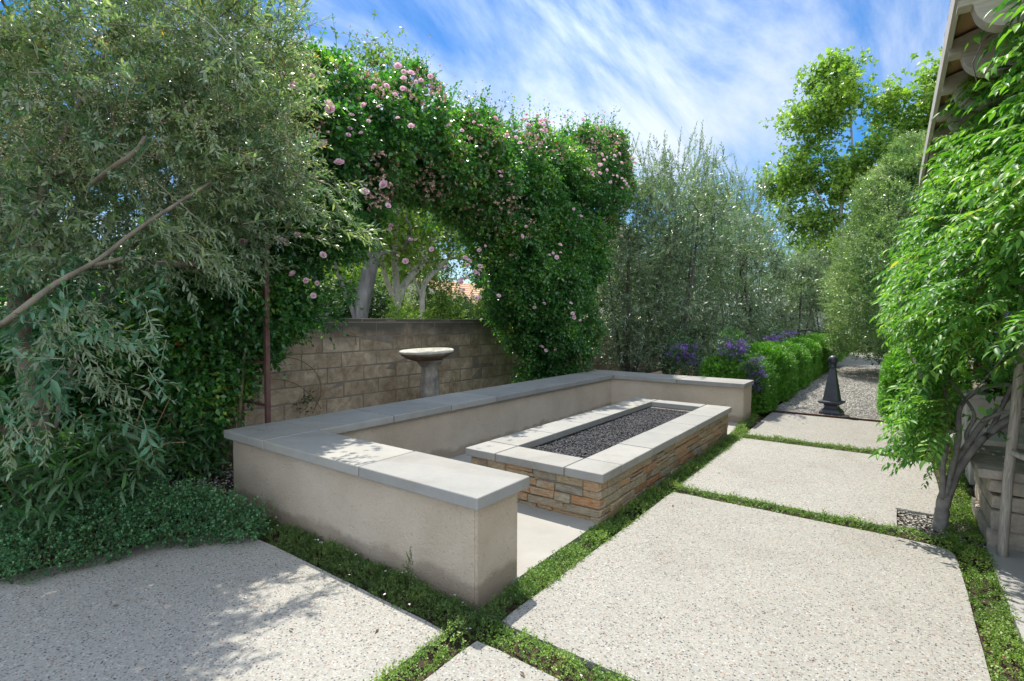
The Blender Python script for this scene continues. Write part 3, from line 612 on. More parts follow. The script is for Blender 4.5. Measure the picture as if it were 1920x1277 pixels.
bm = bmesh.new(); lathe(bm, [(.030, .72), (.052, .73), (.058, .745), (.050, .76), (.044, .768), (.055, .775), (.052, .788), (.040, .796)], 28); bmobj('collar', bm, M['iron'], fi, True)
bm = bmesh.new(); bmesh.ops.create_uvsphere(bm, u_segments=32, v_segments=20, radius=.068, matrix=Matrix.Translation((0, 0, .855))); bmobj('ball', bm, M['iron'], fi, True)
# ------------------------------------------------------------------ trellis arch
tr = empty('rose_arch', (-4.7, 2.4, 0), label='brown metal garden arch with ladder sides under the climbing rose', cat='garden arch')
def bar(bm, p, q, w=.016):
    p = Vector(p); q = Vector(q); t = (q-p).normalized(); ref = Vector((0, 0, 1)) if abs(t.z) < .9 else Vector((0, 1, 0)); s = t.cross(ref).normalized()*w; u = s.cross(t).normalized()*w
    vs = [bm.verts.new(c+a*s+b*u) for c in (p, q) for a, b in ((-1, -1), (1, -1), (1, 1), (-1, 1))]
    for i in range(4): bm.faces.new((vs[i], vs[(i+1) % 4], vs[4+(i+1) % 4], vs[4+i]))
    bm.faces.new(vs[:4][::-1]); bm.faces.new(vs[4:])
for Y in (2.42, 8.1):
    for X in (-4.47, -4.93):
        bm = bmesh.new(); bar(bm, (X, Y, 0), (X, Y, 2.35), .019 if X > -4.6 else .016); inv(bmobj('post', bm, M['trellis']), tr)
    for z in (.30, .68, 1.06, 1.44, 1.82, 2.2):
        bm = bmesh.new(); bar(bm, (-4.92, Y, z), (-4.48, Y, z), .012); inv(bmobj('rung', bm, M['trellis']), tr)
for X in (-4.47, -4.93):
    bm = bmesh.new(); pts = [(X, 2.42+5.68*(1-math.cos(math.pi*i/14))/2, 2.3+1.1*math.sin(math.pi*i/14)) for i in range(15)]
    for p, q in zip(pts, pts[1:]): bar(bm, p, q, .014)
    inv(bmobj('hoop', bm, M['trellis']), tr)
# ================================================================== PLANTS
# ---- climbing rose over the arch
rose_L = [(1.45, 0), (1.5, 1.35), (1.72, 2.21), (2.24, 3.08), (2.6, 3.75), (2.96, 4.05), (3.52, 4.22), (3.8, 4.18), (4.35, 4.25), (4.71, 4.2), (5.3, 4.25), (5.9, 4.2), (5.9, 3.1), (5.3, 2.95), (4.89, 2.95), (4.5, 2.9), (4.0, 2.75), (3.6, 2.4), (3.40, 1.95), (3.32, 1.50), (3.1, 1.2), (2.75, .95), (2.35, .45), (2.2, 0)]
rose_R = [(5.2, 4.1), (6.12, 4.3), (6.95, 4.62), (7.6, 4.55), (8.12, 4.58), (8.6, 4.95), (9.2, 5.15), (9.9, 5.05), (10.2, 4.7), (10.0, 3.9), (9.2, 2.9), (8.75, 1.9), (8.5, .4), (8.4, 0), (7.4, 0), (7.15, .6), (6.7, 1.13), (6.4, 1.53), (6.15, 2.1), (5.8, 2.6), (5.2, 2.95)]
def rose(poly, seed, label, canes, n_tw, xr=.62):
    root = empty('climbing_rose', (-4.8, canes[0][1], 0), label=label, cat='climbing rose')
    P0 = np.array(poly); lo = P0.min(0)-.25; hi = P0.max(0)+.3; lo[1] = 0
    def samp(n):
        y = rng.uniform(lo[0], hi[0], n*4); z = rng.uniform(lo[1], hi[1], n*4); k = inpoly(y, z, poly); sdv = edgedist(y, z, poly)*np.where(k, 1, -1)
        nn_ = np.array([noise.noise(Vector((a_*1.5, b_*1.5, seed)))*.34+noise.noise(Vector((a_*4, b_*4, seed+5)))*.16 for a_, b_ in zip(y, z)]); sdv = sdv+np.where(z > 2.9, nn_, nn_*.6); k = sdv > .02; y = y[k][:n]; z = z[k][:n]; e = sdv[k][:n]; t = xr*np.sqrt(np.clip(e/.45, .04, 1)); u = rng.uniform(-1, 1, len(y)); u = np.sign(u)*np.abs(u)**.55
        x = -4.82+t*u*(1+.45*np.array([noise.noise(Vector((a_*1.7, b_*1.7, seed+2))) for a_, b_ in zip(y, z)]))-.34*(y < 3.2)*(z < 2.35); return np.stack([x, y, z], 1), e, u
    P, e, u = samp(n_tw)
    nn = nzv(P, 1.9, seed)+.6*nzv(P, 4.5, seed+9); k = nn > -.16+.22*(rng.random(len(P))-.5); P = P[k]; e = e[k]; u = u[k]; nn = nn[k]
    ctr = np.array([-4.82, 0, 0])
    D = rng.normal(0, .55, P.shape); D[:, 0] += u*.9; D[:, 2] += np.where(e < .3, .35, .0)
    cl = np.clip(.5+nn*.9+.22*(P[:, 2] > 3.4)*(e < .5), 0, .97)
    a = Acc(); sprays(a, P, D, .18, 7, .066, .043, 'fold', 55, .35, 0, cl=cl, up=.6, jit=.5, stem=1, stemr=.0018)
    # small dark interior leaves so that no sky shows through the mass
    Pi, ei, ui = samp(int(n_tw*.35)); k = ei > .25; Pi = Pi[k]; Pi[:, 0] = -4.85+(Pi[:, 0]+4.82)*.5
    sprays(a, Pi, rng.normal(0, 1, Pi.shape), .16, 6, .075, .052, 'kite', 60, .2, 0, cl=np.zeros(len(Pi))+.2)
    # long shoots standing out of the top edge and front
    Pt, et, ut = samp(9000); k = (et < .16) & (Pt[:, 2] > 2.9); Pt = Pt[k][:230]; D = rng.normal(0, .35, Pt.shape); D[:, 2] += 1.0; D[:, 0] += .2
    sprays(a, Pt, D, rng.uniform(.25, .6, len(Pt)), 9, .05, .032, 'fold', 50, .25, 0, stem=1, stemr=.003, cl=rng.random(len(Pt))*.5+.5)
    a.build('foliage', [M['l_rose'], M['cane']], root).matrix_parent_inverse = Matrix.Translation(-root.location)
    a = Acc()
    for c in canes:
        for q in range(3):
            pts = [(c[0]+random.uniform(-.12, .12)*(i > 0), c[1]+(c2[1]-c[1])*1+random.uniform(-.1, .1), c2[2]) for i, c2 in enumerate([c]+c[3])] if False else [(p[0]+random.uniform(-.14, .14), p[1]+random.uniform(-.14, .14), p[2]) for p in c[3]]
            sp_ = smooth_path(pts, 5); tube(a, sp_, [.016*(1-.7*i/len(sp_)) for i in range(len(sp_))], 6, 0, .1)
    inv(a.build('cane', [M['cane']]), root)
    # faded blooms and hips at the shoot tips
    a = Acc(); Pf, ef, uf = samp(12000); k = (uf > .35) & ((ef < .5) | (rng.random(len(ef)) < .06)) & (Pf[:, 2] > 2.6); Pf = Pf[k][:1500]; Pf[:, 0] += .06
    for j in range(6):
        d = rng.normal(0, 1, Pf.shape); leaves(a, Pf, d, rng.normal(0, 1, Pf.shape), .030, .023, 'kite', 0, np.repeat(rng.random(1), len(Pf)) if False else rng.random(len(Pf)))
    Pt2 = Pt+nrm(D)*0.42*rng.uniform(.6, 1.2, (len(Pt), 1)); 
    for j in range(5): leaves(a, Pt2, rng.normal(0, 1, Pt.shape), rng.normal(0, 1, Pt.shape), .020, .014, 'kite', 0)
    fb = inv(a.build('faded_blooms', [M['p_faded']]), root); fb['kind'] = 'stuff'
    return root
roseL = rose(rose_L, 3, 'left half of the climbing rose, largest mass with pink blooms on the metal ladder', [(-4.7, 2.4, 0, [(-4.75, 2.2, 0), (-4.75, 2.3, 1.2), (-4.8, 2.6, 2.4), (-4.8, 3.6, 3.3), (-4.8, 4.9, 3.4)]), (-5, 1.9, 0, [(-5, 1.9, 0), (-5, 2.0, 1.1), (-4.9, 2.2, 2.3), (-4.8, 3.0, 3.4)])], 17000)
roseR = rose(rose_R, 21, 'right half of the climbing rose, dense green column beyond the bird bath', [(-4.8, 7.4, 0, [(-4.8, 7.7, 0), (-4.8, 7.5, 1.2), (-4.8, 7.2, 2.3), (-4.8, 6.4, 3.2), (-4.8, 5.5, 3.4)]), (-4.9, 8.4, 0, [(-4.9, 8.4, 0), (-4.8, 8.5, 1.6), (-4.8, 8.8, 3.0), (-4.8, 9.4, 4.4)])], 21000)
# rose bloom mesh
a = Acc()
for ring, (nr, r, el, L_, W_) in enumerate(((8, .006, 8, .030, .030), (7, .005, 32, .026, .026), (6, .003, 55, .021, .020), (4, .001, 76, .016, .014))):
    th = np.arange(nr)*6.283/nr+ring*.4+rng.normal(0, .1, nr); D = np.stack([np.cos(th)*math.cos(R_(el)), np.sin(th)*math.cos(R_(el)), np.full(nr, math.sin(R_(el)))], 1)
    Nn = np.stack([-np.cos(th)*math.sin(R_(el)), -np.sin(th)*math.sin(R_(el)), np.full(nr, math.cos(R_(el)))], 1)
    leaves(a, D*r+np.array([0, 0, ring*.003]), D, Nn, L_, W_, 'petal', 0, rng.uniform(.2, 1, nr))
bloom = a.build('rose_flower', [M['p_pink']])
ro = [(2.22,3.58),(2.49,3.58),(2.38,3.54),(2.62,3.52),(2.97,3.41),(2.81,3.11),(2.91,3.07),(2.46,2.45),(3.59,2.84),(3.62,2.62),(3.9,4.11),(3.84,4.0),(3.94,4.09),(4.18,4.13),(3.82,3.89),(3.9,3.94),(3.54,3.62),(3.75,3.56),(3.4,3.43),(2.76,3.63),(2.57,3.47),(2.5,3.51),(2.26,3.25),(4.77,3.73),(5.37,3.95),(5.31,3.9),(5.69,3.94),(5.87,3.96),(6.29,4.27),(6.16,4.32),(6.4,4.43),(6.53,4.39),(6.65,4.37),(6.84,4.48),(6.22,4.4),(6.58,4.27),(8.14,4.58),(8.28,4.68),(7.87,4.85),(8.5,4.98),(8.65,5.07),(8.6,4.44),(8.82,4.45),(8.64,4.34),(8.4,4.2),(8.5,4.08),(8.3,3.99),(8.71,4.18),(8.94,4.13),(9.4,4.48),(9.24,4.2),(9.53,4.16),(10.04,4.49),(9.89,4.69),(9.53,4.11),(9.04,4.45),(5.6,3.44),(9.73,4.1),(4.95,2.13),(5.0,2.19),(5.05,2.06),(4.85,1.96),(5.11,2.33),(4.77,1.91),(6.95,2.5),(6.86,2.46),(6.61,1.7),(7.64,1.5),(7.54,1.56),(7.14,2.52),(3.93,2.31),(3.73,2.44),(4.26,2.25),(2.47,2.12),(2.05,2.07),(2.14,2.07),(2.73,1.8),(2.79,1.78),(2.85,2.04),(5.06,1.72),(5.5,1.77),(5.21,2.14),(7.77,3.19),(6.75,.98),(6.62,1.04),(4.49,2.07),(3.78,2.13),(5.85,2.34),(9.43,3.22),(6.21,2.8),(3.15,3.22),(3.47,3.79),(5.21,3.94),(3.21,3.31)]
big = {4, 5, 7, 8, 6, 28, 31, 12}
cnt = {'L': 0, 'R': 0}
for i, (y, z) in enumerate(ro):
    reps = 2 if i % 5 else 1
    for q in range(reps):
        left = y < 5.25; key = 'L' if left else 'R'
        if cnt[key] >= 98: continue
        cnt[key] += 1
        o = bloom if (i == 0 and q == 0) else bloom.copy()
        if o is not bloom: COL.objects.link(o)
        root = roseL if left else roseR; inv(o, root)
        PL = rose_L if left else rose_R; x = -4.2
        for _ in range(3):
            ya = np.array([y*x/-4.3]); za = np.array([1.45+(z-1.45)*x/-4.3]); e_ = edgedist(ya, za, PL)[0]*(1 if inpoly(ya, za, PL)[0] else 0)
            x = -4.82+.62*math.sqrt(min(1, max(.04, e_/.45)))+.24-.2*(ya[0] < 3.2 and za[0] < 2.35)
        k = (x)/(-4.3)      # same bearing, real depth on the surface
        yy_ = y*k; zz = 1.45+(z-1.45)*k
        o.location = (x+random.uniform(-.05, .05), yy_+q*random.uniform(-.25, .25), zz+q*random.uniform(-.16, .16))
        o.rotation_euler = Vector((random.uniform(.2, 1), -.5+random.uniform(-.6, .6), .5+random.uniform(-.4, .6))).to_track_quat('Z', 'Y').to_euler()
        s = (1.35 if i in big else random.uniform(.6, 1.1)); o.scale = (s, s, s)
# ---- near olive on the left
ol = empty('olive_tree', (-4.85, 1.0, 0), label='large grey-green olive tree overhanging the left foreground', cat='olive tree')
tg = list(map(tuple, ell(70, (-4.35, 1.45, 3.05), (1.2, 1.05, 1.45), .35)))+list(map(tuple, ell(22, (-4.3, 1.0, 1.95), (.8, .6, .65), .2)))+list(map(tuple, ell(18, (-3.8, 1.6, 2.5), (.6, .6, .5), 0)))
tg += [(-3.55, 1.95, 2.55), (-3.35, 1.85, 2.5), (-3.2, 2.05, 2.4), (-3.15, 2.3, 2.3), (-3.4, 2.2, 2.75), (-3.5, 2.1, 3.4), (-3.45, 2.25, 3.5), (-3.3, .75, 1.2), (-3.25, .9, 1.3), (-3.5, .7, 1.2)]
roots = [smooth_path([(-4.85, 1.0, 0), (-4.7, .95, .6), (-4.6, .85, 1.2), (-4.4, .82, 1.8), (-4.2, 1.0, 2.6), (-4.1, 1.25, 3.3)], 3), smooth_path([(-4.85, 1.0, 0), (-4.95, 1.1, .8), (-4.85, 1.35, 1.6), (-4.7, 1.7, 2.4), (-4.5, 1.9, 3.3)], 3), smooth_path([(-4.7, .9, .55), (-4.0, .40, 1.15), (-3.3, .55, 1.43), (-3.28, .72, 1.61), (-3.28, .90, 1.75), (-3.3, 1.1, 1.95), (-3.32, 1.47, 2.27)], 3)]
a = Acc(); random.seed(5)
tube(a, roots[2], [.018-.010*i/len(roots[2]) for i in range(len(roots[2]))], 8, 0, .06)
tube(a, smooth_path([(-3.28, .88, 1.72), (-3.27, .95, 1.745), (-3.28, 1.0, 1.765)], 2), [.011]*5, 7, 0)
tube(a, smooth_path([(-3.9, 1.0, 2.2), (-3.5, 1.02, 2.27), (-3.4, 1.1, 2.36), (-3.4, 1.16, 2.46)], 3), [.013]*10, 7, 0)
nd = grow(a, [roots[0], roots[1]], tg[:-6], .004, 2.2, 7, 0, .3, .05, .06)
a.build('trunk', [M['bark']]).parent = ol; kids(ol)[-1].matrix_parent_inverse = Matrix.Translation(-ol.location)
def near_olive():
    a = Acc(); T = np.array(tg); nt_ = len(T)
    per = 34; C = np.repeat(T, per, 0); O = C+rng.normal(0, .17, C.shape); D = rng.normal(0, .6, C.shape)+nrm(C-np.array([-4.5, 1.3, 2.4]))*.8; D[:, 2] += .3
    ext = ell(1700, (-4.35, 1.45, 3.0), (1.25, 1.1, 1.5), .2); O = np.concatenate([O, ext]); De = rng.normal(0, .6, ext.shape)+nrm(ext-np.array([-4.4, 1.4, 2.6]))*.7; D = np.concatenate([D, De])
    keep = (np.linalg.norm(O[:, :2], axis=1) > 2.75) & (np.degrees(np.arctan2(O[:, 0], O[:, 1])) < -58.5); O = O[keep]; D = D[keep]
    gt = nzv(O, 3.2, 15)+.4*nzv(O, 7, 2) > -.20; O = O[gt]; D = D[gt]
    cl = np.clip(.5+1.1*nzv(O, 2.4, 5)+.34*(O[:, 2]-2.3), 0, .97)  # leaf colour lightens with height, imitating the lit top of the crown
    lo_ = (O[:, 2] < 1.75) & (rng.random(len(O)) < .8); sprays(a, O[lo_], D[lo_], rng.uniform(.14, .28, lo_.sum()), 13, .064, .0205, 'rib', 48, .02, 3, cl=cl[lo_]*.7, stem=1, stemr=.0024, up=.7, jit=.35); O = O[~lo_]; D = D[~lo_]; cl = cl[~lo_]
    sprays(a, O, D, rng.uniform(.14, .32, len(O)), 20, .048, .0135, 'blade', 45, .06, 0, cl=cl, stem=1, stemr=.0022, up=.5, jit=.35)
    # drooping sprays toward the rose, upright tips at the top
    S = [((-3.6, 1.7, 2.62), (-3.2, 2.35, 2.25)), ((-3.5, 1.8, 2.5), (-3.15, 2.5, 2.12)), ((-3.6, 1.9, 2.7), (-3.25, 2.4, 2.4)), ((-3.5, 1.6, 2.35), (-3.2, 2.2, 2.2)), ((-3.6, 1.9, 3.2), (-3.4, 2.25, 3.5)), ((-3.5, 1.9, 3.3), (-3.45, 2.1, 3.62)), ((-3.6, 1.7, 3.1), (-3.4, 2.05, 3.35)), ((-3.4, .7, 1.5), (-3.2, .95, 1.05)), ((-3.5, .7, 1.4), (-3.3, .6, .85)), ((-3.6, .8, 1.5), (-3.25, 1.05, 1.3)), ((-3.3, 1.1, 2.0), (-3.2, 1.5, 1.75))]
    rq = np.random.default_rng(6)
    for _ in range(46):
        p = np.array([-4.2+rq.normal(0, .4), 1.25+rq.normal(0, .35), 3.15+rq.normal(0, .45)]); d = np.array([.55, .45, -.25])+rq.normal(0, .28, 3); S.append((p, p+nrm(d)*rq.uniform(.6, 1.0)))
    S = [(np.array(p), np.array(q)) for p, q in S]; S = [(p, q) for p, q in S if np.hypot(*q[:2]) > 2.9 and (math.degrees(math.atan2(q[0], q[1])) < -57 or q[2] < 2.45)]
    for p, q in S[11:]: tube(a, [p, (p+q)/2+np.array([0, 0, .05]), q], [.006, .004, .002], 5, 1)
    O2 = []; D2 = []; L2 = []
    for p, q in S:
        p = np.array(p); q = np.array(q); d = q-p
        for t in np.linspace(0, 1, 26): O2.append(p+d*t+rng.normal(0, .035, 3)); D2.append(d/np.linalg.norm(d)+rng.normal(0, .35, 3)); L2.append(rng.uniform(.1, .2))
    sprays(a, np.array(O2), np.array(D2), np.array(L2), 11, .050, .0115, 'blade', 38, .15, 0, cl=np.clip(rng.random(len(O2))*.5+.5, 0, .95), stem=1, stemr=.002, up=.5)
    k = 2300; idx = rng.integers(0, len(O), k*3); idx = idx[O[idx][:, 2] > 2.2][:k]; B = O[idx]+nrm(D[idx])*.12
    for j in range(30):
        p = B+rng.normal(0, .03, B.shape); leaves(a, p, rng.normal(0, 1, B.shape), rng.normal(0, 1, B.shape), .0095, .008, 'kite', 2)
    return a
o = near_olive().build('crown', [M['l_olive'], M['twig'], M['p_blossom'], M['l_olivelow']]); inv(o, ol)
# ---- sage shrub and herb cover at lower left
def sage(name, c, r, n, label):
    root = empty(name, (c[0], c[1], 0), label=label, cat='shrub'); a = Acc()
    O = np.array(c)+np.stack([rng.uniform(-1, 1, n)*r[0], rng.uniform(-1, 1, n)*r[1], -rng.random(n)*.25*0], 1)*.6; O[:, 2] = rng.uniform(0.02, .35, n)
    D = rng.normal(0, .45, (n, 3)); D[:, 2] = 1; D[:, :2] += (O[:, :2]-np.array(c[:2]))*.8
    sprays(a, O, D, rng.uniform(.25, .55, n)*r[2], 13, .13, .020, 'strap', 55, .12, 0, stem=1, stemr=.003, up=.8, cl=rng.random(n))
    k = 14; O = O[:k]; D = D[:k]; D[:, 2] = .8
    for p, d in zip(O, D):
        d = d/np.linalg.norm(d)*random.uniform(.5, .8); tube(a, smooth_path([p, p+d*.5+rng.normal(0, .03, 3), p+d+rng.normal(0, .05, 3)+np.array([0, 0, -.05])], 4), [.0028]*9, 4, 2)
    inv(a.build('foliage', [M['l_sage'], M['cane'], M['rtwig']]), root); return root
sage('sage_shrub', (-4.55, 1.05, .2), (.75, .5, 1.0), 330, 'dark strap-leaved shrub with dry stems below the olive branches')
sage('sage_shrub', (-5.0, 1.8, .2), (.55, .45, .85), 230, 'smaller dark strap-leaved shrub beside the left end of the seat wall')
sage('sage_shrub', (-4.9, .45, .2), (.6, .5, 1.2), 260, 'tall dark strap-leaved shrub at the left edge of the photo')
def herb():
    a = Acc(); n = 3600; poly = [(-4.55, .35), (-4.0, .55), (-3.80, .62), (-3.72, .95), (-3.66, 1.25), (-3.50, 1.50), (-3.28, 1.66), (-3.45, 1.84), (-3.9, 1.78), (-4.25, 1.55), (-4.5, 1.1)]
    y = rng.uniform(-4.6, -3.1, n*3); z = rng.uniform(.3, 2, n*3); k = inpoly(y, z, poly); X = y[k][:n]; Y = z[k][:n]; e = edgedist(X, Y, poly)
    O = np.stack([X, Y, np.clip(e*.9, 0, .20)+rng.uniform(-.03, .05, len(X))], 1); D = rng.normal(0, .5, O.shape); D[:, 2] = .75; D[:, 0] += .25
    sprays(a, O, D, rng.uniform(.08, .2, len(O)), 12, .019, .013, 'fold', 60, .15, 0, stem=1, stemr=.0014, up=.8, cl=rng.random(len(O)))
    return a.build('herb_groundcover', [M['l_herb'], M['cane']])
tag(herb(), 'bushy low oregano-like ground cover spilling onto the left slab', 'ground cover', kind='stuff')
def leafy(name, loc, r, n, label):
    root = empty(name, loc, label=label, cat='shrub'); a = Acc(); O = ell(n, (0, 0, r[2]), r, .2); O[:, 2] = np.maximum(O[:, 2], .05); D = nrm(O-np.array([0, 0, r[2]*.6]))+rng.normal(0, .5, O.shape)
    sprays(a, O, D, .2, 8, .07, .04, 'fold', 52, .2, 0, stem=1, cl=np.clip(.4+nzv(O, 2.5, 7), 0, 1)); a.build('foliage', [M['l_rose'], M['cane']], root)
    b = Acc()
    for q in range(5): tube(b, [(0, 0, -.05), (r[0]*.3*math.cos(q*1.3), r[1]*.3*math.sin(q*1.3), r[2]*.8), (r[0]*.5*math.cos(q*1.3), r[1]*.5*math.sin(q*1.3), r[2]*1.6)], [.02, .013, .005], 5)
    b.build('stem', [M['barkd']], root)
leafy('leafy_shrub', (-5.35, 1.15, 0), (.42, .75, .95), 1700, 'dark broad-leaved shrub against the block wall behind the olive trunk')
# ---- groundcover strips between the slabs
def strip(acc, segs, dens, hgt, L_, W_, wob=.03, stem=None, m=8, mi=0):
    for (x0, y0, x1, y1, wd) in segs:
        wd *= .88; hgt_ = hgt*.8
        d = np.array([x1-x0, y1-y0]); ln = np.linalg.norm(d); d = d/ln; p = np.array([-d[1], d[0]]); n = int(ln*wd*dens)
        s = rng.random(n)*ln; q = rng.uniform(-1, 1, n); q = np.sign(q)*np.abs(q)**.8; wv = wd/2*(1+.35*np.array([noise.noise(Vector((t*3.1, x0*5, y0))) for t in s]))
        XY = np.array([x0, y0])+d*s[:, None]+p*(q*wv)[:, None]; nn = np.array([noise.noise(Vector((x*6, y*6, 1))) for x, y in XY])
        k = nn > -.62; XY = XY[k]; nn = nn[k]; q = q[k]; z = -.035+hgt_*(1-np.abs(q)**2)*(.75+.7*nn)
        O = np.stack([XY[:, 0], XY[:, 1], z], 1); D = rng.normal(0, .7, O.shape); D[:, 2] = .6+rng.random(len(O))*.6; D[:, :2] += p*(q*.5)[:, None]
        sprays(acc, O, D, rng.uniform(.02, .055, len(O)), m, L_, W_, 'kite', 60, .1, mi, stem=stem, stemr=.0008, up=.8, cl=np.clip(.5+nn, 0, 1))
a = Acc()
strip(a, [(-1.565, 2.15, -1.555, 7.3, .20), (-1.56, 2.15, -1.56, 3.3, .16), (-1.56, 1.7, -1.57, .4, .15), (-1.5, 1.85, .4, 1.86, .16), (-1.5, 4.415, .42, 4.42, .17), (-1.5, 6.99, .45, 6.98, .2), (.44, 1.5, .45, 4.4, .17), (.42, 4.3, .52, 7.2, .2), (-1.6, 7.2, -1.75, 9.1, .18), (.25, 7.1, .3, 9.0, .12)], 4200, .08, .0115, .008, stem=1)
# soil hidden under the mats
tag(a.build('creeping_groundcover', [M['l_gc'], M['cane']]), 'sunny green creeping ground cover growing in the joints between paving slabs', 'ground cover', kind='stuff')
a = Acc(); strip(a, [(-4.1, 1.86, -1.55, 1.84, .22), (-3.2, 1.88, -1.5, 1.87, .2), (-1.62, 1.95, -1.50, 1.85, .22), (-1.56, 1.7, -1.55, 2.3, .14)], 4200, .10, .0125, .0045, stem=1, m=12)
strip(a, [(-3.4, 1.86, -1.6, 1.86, .14)], 900, .13, .014, .005, stem=1, m=14)
strip(a, [(-1.56, 3.15, -1.555, 6.9, .13)], 2600, .08, .0125, .006, stem=1, m=10)
tag(a.build('heath_groundcover', [M['l_heath'], M['cane']]), 'dark feathery ground cover along the shaded foot of the seat wall', 'ground cover', kind='stuff')
a = Acc(); O = np.repeat(np.array([[-2.02, 1.86, 0.02]]), 14, 0)+rng.normal(0, .008, (14, 3)); O[:, 2] += np.linspace(0, .16, 14); D = rng.normal(0, .3, (14, 3)); D[:, 2] = 1
sprays(a, O, D, .06, 14, .015, .005, 'kite', 40, 0, 0, stem=1); tag(a.build('heath_sprig', [M['l_heath'], M['cane']]), 'single upright dark sprig against the stucco seat wall', 'sprig')
# mulch and fallen petals
a = Acc(); n = 9000; X = rng.uniform(-5.9, -4.22, n); Y = rng.uniform(.3, 8.5, n); k = rng.random(n) < .8; P = np.stack([X, Y, np.array([soilz(x, y) for x, y in zip(X, Y)])+.012+rng.random(n)*.012], 1)
D = rng.normal(0, 1, (n, 3)); D[:, 2] *= .25; Nn = rng.normal(0, .35, (n, 3)); Nn[:, 2] = 1; leaves(a, P, D, Nn, .035, .018, 'kite', 0)
n = 1600; P = np.stack([rng.uniform(-.1, .55, n), rng.uniform(4.5, 5.1, n), rng.uniform(-.03, -.012, n)], 1); k = (P[:, 0] > .07); P = P[k]; D = rng.normal(0, 1, P.shape); D[:, 2] *= .2; Nn = rng.normal(0, .3, P.shape); Nn[:, 2] = 1; leaves(a, P, D, Nn, .022, .016, 'kite', 1)
n = 1500; P = np.stack([rng.uniform(-5.0, -4.22, n), rng.uniform(1.3, 3.0, n), rng.uniform(.0, .02, n)+.01], 1); P[:, 2] = np.array([soilz(x, y) for x, y in P[:, :2]])+.028; D = rng.normal(0, 1, P.shape); D[:, 2] *= .2; Nn = rng.normal(0, .3, P.shape); Nn[:, 2] = 1; leaves(a, P, D, Nn, .018, .014, 'kite', 2)
tag(a.build('bark_mulch', [M['chip'], M['peb'], M['p_white']]), 'brown bark mulch scattered with fallen petals beside the seat wall', 'mulch', kind='stuff')
a = Acc(); n = 70; X = np.concatenate([rng.uniform(-3.9, -1.5, 38), rng.uniform(-1.65, .5, 32)]); Y = np.concatenate([rng.uniform(1.7, 1.95, 38), rng.choice([1.85, 4.42, 7.0], 32)+rng.normal(0, .09, 32)])
P = np.stack([X, Y, rng.uniform(.02, .07, n)], 1); D = rng.normal(0, 1, (n, 3)); D[:, 2] *= .2; Nn = rng.normal(0, .3, (n, 3)); Nn[:, 2] = 1; leaves(a, P, D, Nn, .018, .013, 'fold', 0)
P = np.stack([rng.uniform(-1.45, -.9, 12), rng.uniform(8.3, 9.1, 12), np.full(12, .006)], 1); D = rng.normal(0, 1, P.shape); D[:, 2] = 0; leaves(a, P, D, np.tile([0, 0, 1.], (12, 1)), .05, .03, 'fold', 1)
P = np.array([[-3.1, .9, .006], [-1.35, 4.0, .006], [-1.28, 5.1, .006], [-1.9, 1.55, .006], [-2.2, 1.3, .008], [-1.2, 1.7, .008]]); leaves(a, P, rng.normal(0, 1, P.shape)*np.array([1, 1, .05]), np.tile([0, 0, 1.], (6, 1)), .04, .012, 'fold', 2)
P = np.stack([rng.normal(-4.0, .10, 60), rng.normal(2.12, .05, 60), np.full(60, BH+.003)], 1); leaves(a, P, rng.normal(0, 1, P.shape)*[1, 1, .1], np.tile([0, 0, 1.], (60, 1)), .012, .006, 'kite', 2)
P = np.stack([rng.uniform(-1.5, .3, 26), rng.uniform(2.0, 8.8, 26), np.full(26, .005)], 1); leaves(a, P, rng.normal(0, 1, P.shape)*[1, 1, .1], np.tile([0, 0, 1.], (26, 1)), .022, .009, 'fold', 2)
tag(a.build('fallen_petals', [M['p_white'], M['p_purple'], M['chip']]), 'fallen pale petals and dry leaves lying on joints and slabs', 'petals', kind='stuff')
